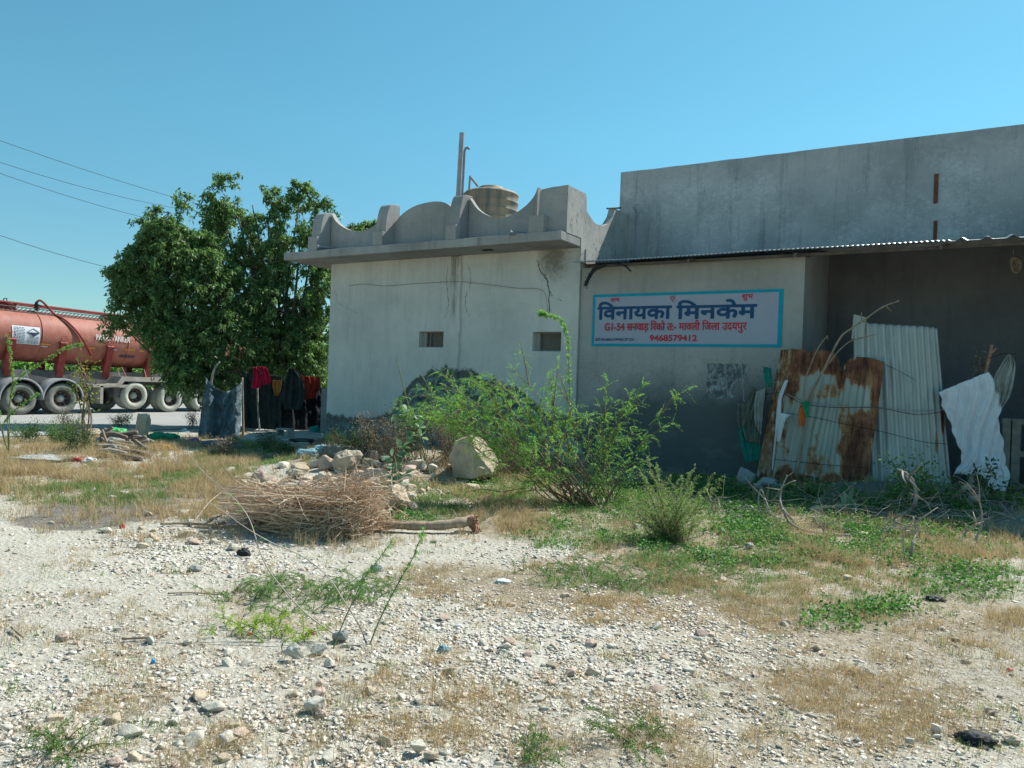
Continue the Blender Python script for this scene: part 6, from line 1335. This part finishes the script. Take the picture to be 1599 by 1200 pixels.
drape([PD(426, 600, tS + 1.4), PD(430, 640, tS + 1.4), PD(430, 670, tS + 1.3)], [PD(513, 606, tS + 2.3), PD(513, 640, tS + 2.3), PD(513, 674, tS + 2.2)], 'dark_screen', 'cl_blk', 'black cloth screen hung between the crimson cloth and the building', 'screen', folds=4, amp=.06, nu=40, seed=6)
drape([PD(396, 573, tS + .8), PD(396, 590, tS + .8), PD(393, 606, tS + .8)], [PD(404, 574, tS + .8), PD(408, 592, tS + .8), PD(407, 607, tS + .8)], 'hanging_garment', 'cl_red', 'crimson garment hanging left on the shelter line', 'garment', folds=2, amp=.03, nu=20)
drape([PD(405, 572, tS + .75), PD(409, 585, tS + .75), PD(411, 602, tS + .75)], [PD(416, 574, tS + .75), PD(422, 588, tS + .75), PD(423, 598, tS + .75)], 'hanging_garment', 'cl_red', 'crimson garment hanging right beside its twin on the shelter line', 'garment', folds=2, amp=.03, nu=20, seed=3)
drape([PD(426, 594, tS + 1.2), PD(426, 605, tS + 1.2), PD(429, 618, tS + 1.2)], [PD(440, 594, tS + 1.2), PD(440, 606, tS + 1.2), PD(436, 618, tS + 1.2)], 'hanging_garment', 'cl_ochre', 'ochre cloth hanging behind the crimson garments', 'cloth', folds=2, amp=.03, nu=16, seed=4)
drape([PD(452, 575, tS + 1.2), PD(446, 592, tS + 1.2), PD(440, 620, tS + 1.2), PD(445, 640, tS + 1.2)], [PD(460, 575, tS + 1.2), PD(472, 592, tS + 1.2), PD(476, 620, tS + 1.2), PD(470, 640, tS + 1.2)], 'hanging_garment', 'cl_dark', 'dark pointed cloth hung in a peak in the middle of the shelter', 'cloth', folds=2.5, amp=.04, nu=26, seed=9)
drape([PD(470, 587, tS + 1.3), PD(473, 605, tS + 1.3), PD(471, 626, tS + 1.3)], [PD(499, 590, tS + 1.5), PD(499, 605, tS + 1.5), PD(490, 622, tS + 1.5)], 'hanging_garment', 'cl_brick', 'brick-red cloth hanging next to the building corner', 'cloth', folds=3, amp=.04, nu=26, seed=12)
o = MB().tube(curve([PD(332, 585, tS + .1), PD(378, 578, tS + .3), PD(410, 572, tS + .8), PD(455, 574, tS + 1.2), PD(500, 590, tS + 1.5), (-13.79, 14.6, 1.75)], 6), .008, 4).build('clothes_line', M['wire']); tag(o, 'dark rope line strung from the pole to the building', 'rope')
p = PD(496, 610, 18.6); q = PD(511, 686, 18.3)
o = MB().box((-14.05, 13.9, -.05), (-13.83, 13.95, 1.25)).build('fibre_sheet', M['asbestos']); tag(o, 'grey fibre sheet propped at the corner of the building', 'sheet'); bevel(o, .01)
# cement block
bk = PZ(445, 683, .12); mb = MB(); x, y = bk[0], bk[1]
mb.box((x - .19, y - .1, .125), (x + .19, y + .1, .16)).box((x - .19, y - .1, .285), (x + .19, y + .1, .32)).box((x - .19, y - .1, .1605), (x - .145, y + .1, .2845)).box((x + .145, y - .1, .1605), (x + .19, y + .1, .2845))
tag(mb.build('cement_block', M['cindergrey']), 'hollow cement block standing on the plinth of the shelter', 'block')
bs_ = G(471, 697); MB_ = MB().lathe([(.05, .01), (.20, .02), (.27, .13), (.285, .14), (.27, .15), (.19, .05), (.02, .035)], bs_, n=28, cap=True)
tag(MB_.build('basin', M['rubber'], None, True), 'dark shallow rubber basin lying on the ground before the shelter', 'basin')
def heap(label, name, cat, x, y, w, h, mat, seed=1, dz=0.0, dpt=.7, t=None):
    b = G(x, y); tt = depth(b); sx = w / FPX * tt / 2; sz = h / FPX * tt / 1.6
    bm = bmesh.new(); bmesh.ops.create_icosphere(bm, subdivisions=4, radius=1)
    for v in bm.verts:
        n_ = v.co.copy(); f = 1 + .38 * mnoise.fractal(n_ * 1.6 + Vector((seed * 3.1, 0, 0)), 1, 2, 4) + .10 * (1 - abs(mnoise.noise(n_ * 5 + Vector((seed, 5, 1)))) * 3)
        v.co = Vector((n_.x * sx * f, n_.y * sx * dpt * f, max(n_.z, -.35) * sz * f))
    me = bpy.data.meshes.new(name); bm.to_mesh(me); bm.free(); me.transform(Matrix.Rotation(YAW, 4, 'Z')); me.materials.append(M[mat]); me.polygons.foreach_set('use_smooth', [True] * len(me.polygons))
    o = bpy.data.objects.new(name, me); COL.objects.link(o); o.location = Vector((b[0], b[1], b[2] + sz * .3 + dz)); return tag(o, label, cat)
heap('bright green plastic sack lying right of the firewood pile', 'plastic_sack', 'sack', 254, 690, 56, 16, 'cl_green', 2)
heap('light green net bag on top of the firewood pile rear', 'net_bag', 'bag', 183, 678, 28, 12, 'cl_lgreen', 3)
heap('turquoise bag beside the wall corner', 'plastic_bag', 'bag', 492, 682, 20, 20, 'cl_teal', 4)
heap('lilac and white bag lying by the wall corner', 'plastic_bag', 'bag', 506, 682, 28, 18, 'cl_lilac', 5)
heap('bag with a yellow print at the foot of the wall corner', 'plastic_bag', 'bag', 512, 687, 36, 9, 'yellow', 6)
heap('pale blue crumpled plastic in the shade left of the rubble', 'plastic_sheet', 'plastic', 482, 712, 36, 12, 'cl_blue', 7)
heap('second pale blue plastic nearer the rubble in the shade', 'plastic_sheet', 'plastic', 503, 706, 26, 14, 'cl_blue', 8)
heap('dark grey sack of rubbish left of the rubble in the shade', 'rubbish_sack', 'sack', 528, 712, 44, 22, 'cl_olive', 9)
heap('small purple cloth on the ground left of the tarp', 'cloth_scrap', 'cloth', 303, 692, 18, 8, 'cl_purple', 10)
heap('folds of grey tarp spread at the foot of the hanging tarp', 'tarp_folds', 'tarp', 345, 698, 66, 10, 'tarp', 11)
heap('bluish plastic scrap in the shade right of the green sack', 'plastic_scrap', 'plastic', 288, 675, 16, 6, 'cl_blue', 12)
heap('rusty brown sack on the ground in the shade beyond the sack', 'rubbish_sack', 'sack', 250, 702, 40, 10, 'cl_ochre', 13)
heap('dirty white cloth bundle beside the firewood pile', 'cloth_bundle', 'cloth', 175, 696, 52, 18, 'cl_grey', 14)
heap('tan cloth roll behind the firewood pile', 'cloth_bundle', 'cloth', 140, 680, 36, 12, 'rock_tan', 15)
heap('dirty white cloth strip stretched on the dry grass at the left', 'cloth_scrap', 'cloth', 60, 718, 90, 8, 'cl_grey', 16)
heap('pale cloth strip on the grass in front of the log pile', 'cloth_scrap', 'cloth', 118, 716, 60, 6, 'cl_grey', 17)
heap('faded red and white wrapper before the firewood pile', 'wrapper', 'litter', 126, 720, 26, 6, 'redp', 18)
heap('silvery wrapper right of the faded red one', 'wrapper', 'litter', 140, 722, 22, 8, 'placard', 19)
heap('orange wrapper on the green grass strip', 'wrapper', 'litter', 222, 732, 14, 7, 'cl_orange', 20)
heap('pale grey plastic piece near the end of the footpath', 'plastic_scrap', 'plastic', 261, 734, 14, 6, 'placard', 21)
heap('small red wrapper on the gravel in front of the dry grass', 'wrapper', 'litter', 191, 825, 8, 8, 'redp', 22)
heap('black crumpled bag on the gravel in the middle left', 'plastic_bag', 'bag', 380, 868, 20, 14, 'rubber', 23)
heap('grey crumpled bag on the gravel near the leafy stem', 'plastic_bag', 'bag', 588, 892, 20, 14, 'cl_grey', 24)
heap('white paper scrap on the gravel in the centre', 'paper_scrap', 'litter', 785, 910, 24, 7, 'placard', 25)
heap('pale blue crumpled wrapper on the gravel right of the stems', 'wrapper', 'litter', 692, 1018, 18, 12, 'cl_blue', 26)
heap('tiny bright blue cap at the lower left', 'bottle_cap', 'litter', 239, 1037, 7, 9, 'bluep', 27)
heap('magenta wrapper behind the foreground stems', 'wrapper', 'litter', 485, 990, 15, 4, 'magenta', 28)
heap('small red scrap in the yellow-green creeper', 'wrapper', 'litter', 391, 992, 9, 5, 'redp', 29)
heap('red scrap on the bare soil at the right edge', 'wrapper', 'litter', 1577, 1048, 9, 5, 'redp', 30)
heap('black rag lying in the lower right corner', 'rag', 'rag', 1522, 1160, 54, 20, 'rubber', 31)
heap('dark grey lump among the green weeds', 'clod', 'clod', 1173, 845, 16, 12, 'rubber', 32)
heap('dark crumpled scrap in the grass at the right', 'scrap', 'litter', 1460, 938, 30, 8, 'rubber', 33)
# upper block-like white clay stone strip path
for k, (x, y, w) in enumerate(((218, 748, 30), (195, 772, 22), (175, 778, 16), (80, 818, 10))):
    rock('flat pale paving stone ' + ('farthest along' if k == 0 else 'second along' if k == 1 else 'third along' if k == 2 else 'alone at the near end of') + ' the muddy footpath', x, y, w, 5, 'rock_pale', 'paving_stone', 70 + k, sink=.3)

# ------------------------------------------------------------------ overhead wires
def pw(label, a, b, t0, t1, sag):
    P0 = PD(*a, t0); P1 = PD(*b, t1); d = P1 - P0; A = P0 - d * 1.6; B = P1 + d * 1.5
    pts = [A + (B - A) * k / 30 for k in range(31)]; n = len(pts)
    s0 = lambda t: -sag * 4 * t * (1 - t)
    pts = [p + np.array([0, 0, s0(k / 30) - (s0(1.6 / 4.1) * (1 - min(1, max(0, (k / 30 * 4.1 - 1.6)))) + s0(2.6 / 4.1) * min(1, max(0, (k / 30 * 4.1 - 1.6))))]) for k, p in enumerate(pts)]
    return tag(MB().tube(pts, .009, 4).build('overhead_wire', M['wire']), label, 'power line')
pw('topmost overhead wire crossing the sky at the left', (0, 220), (330, 325), 26, 34, 1.5)
pw('second overhead wire from the top at the left', (0, 254), (245, 320), 26, 32, 1.5)
pw('third overhead wire from the top at the left', (0, 271), (245, 345), 26, 32, 1.5)
pw('lowest thicker overhead wire just above the tanker', (0, 368), (200, 425), 24, 29, 1.2)
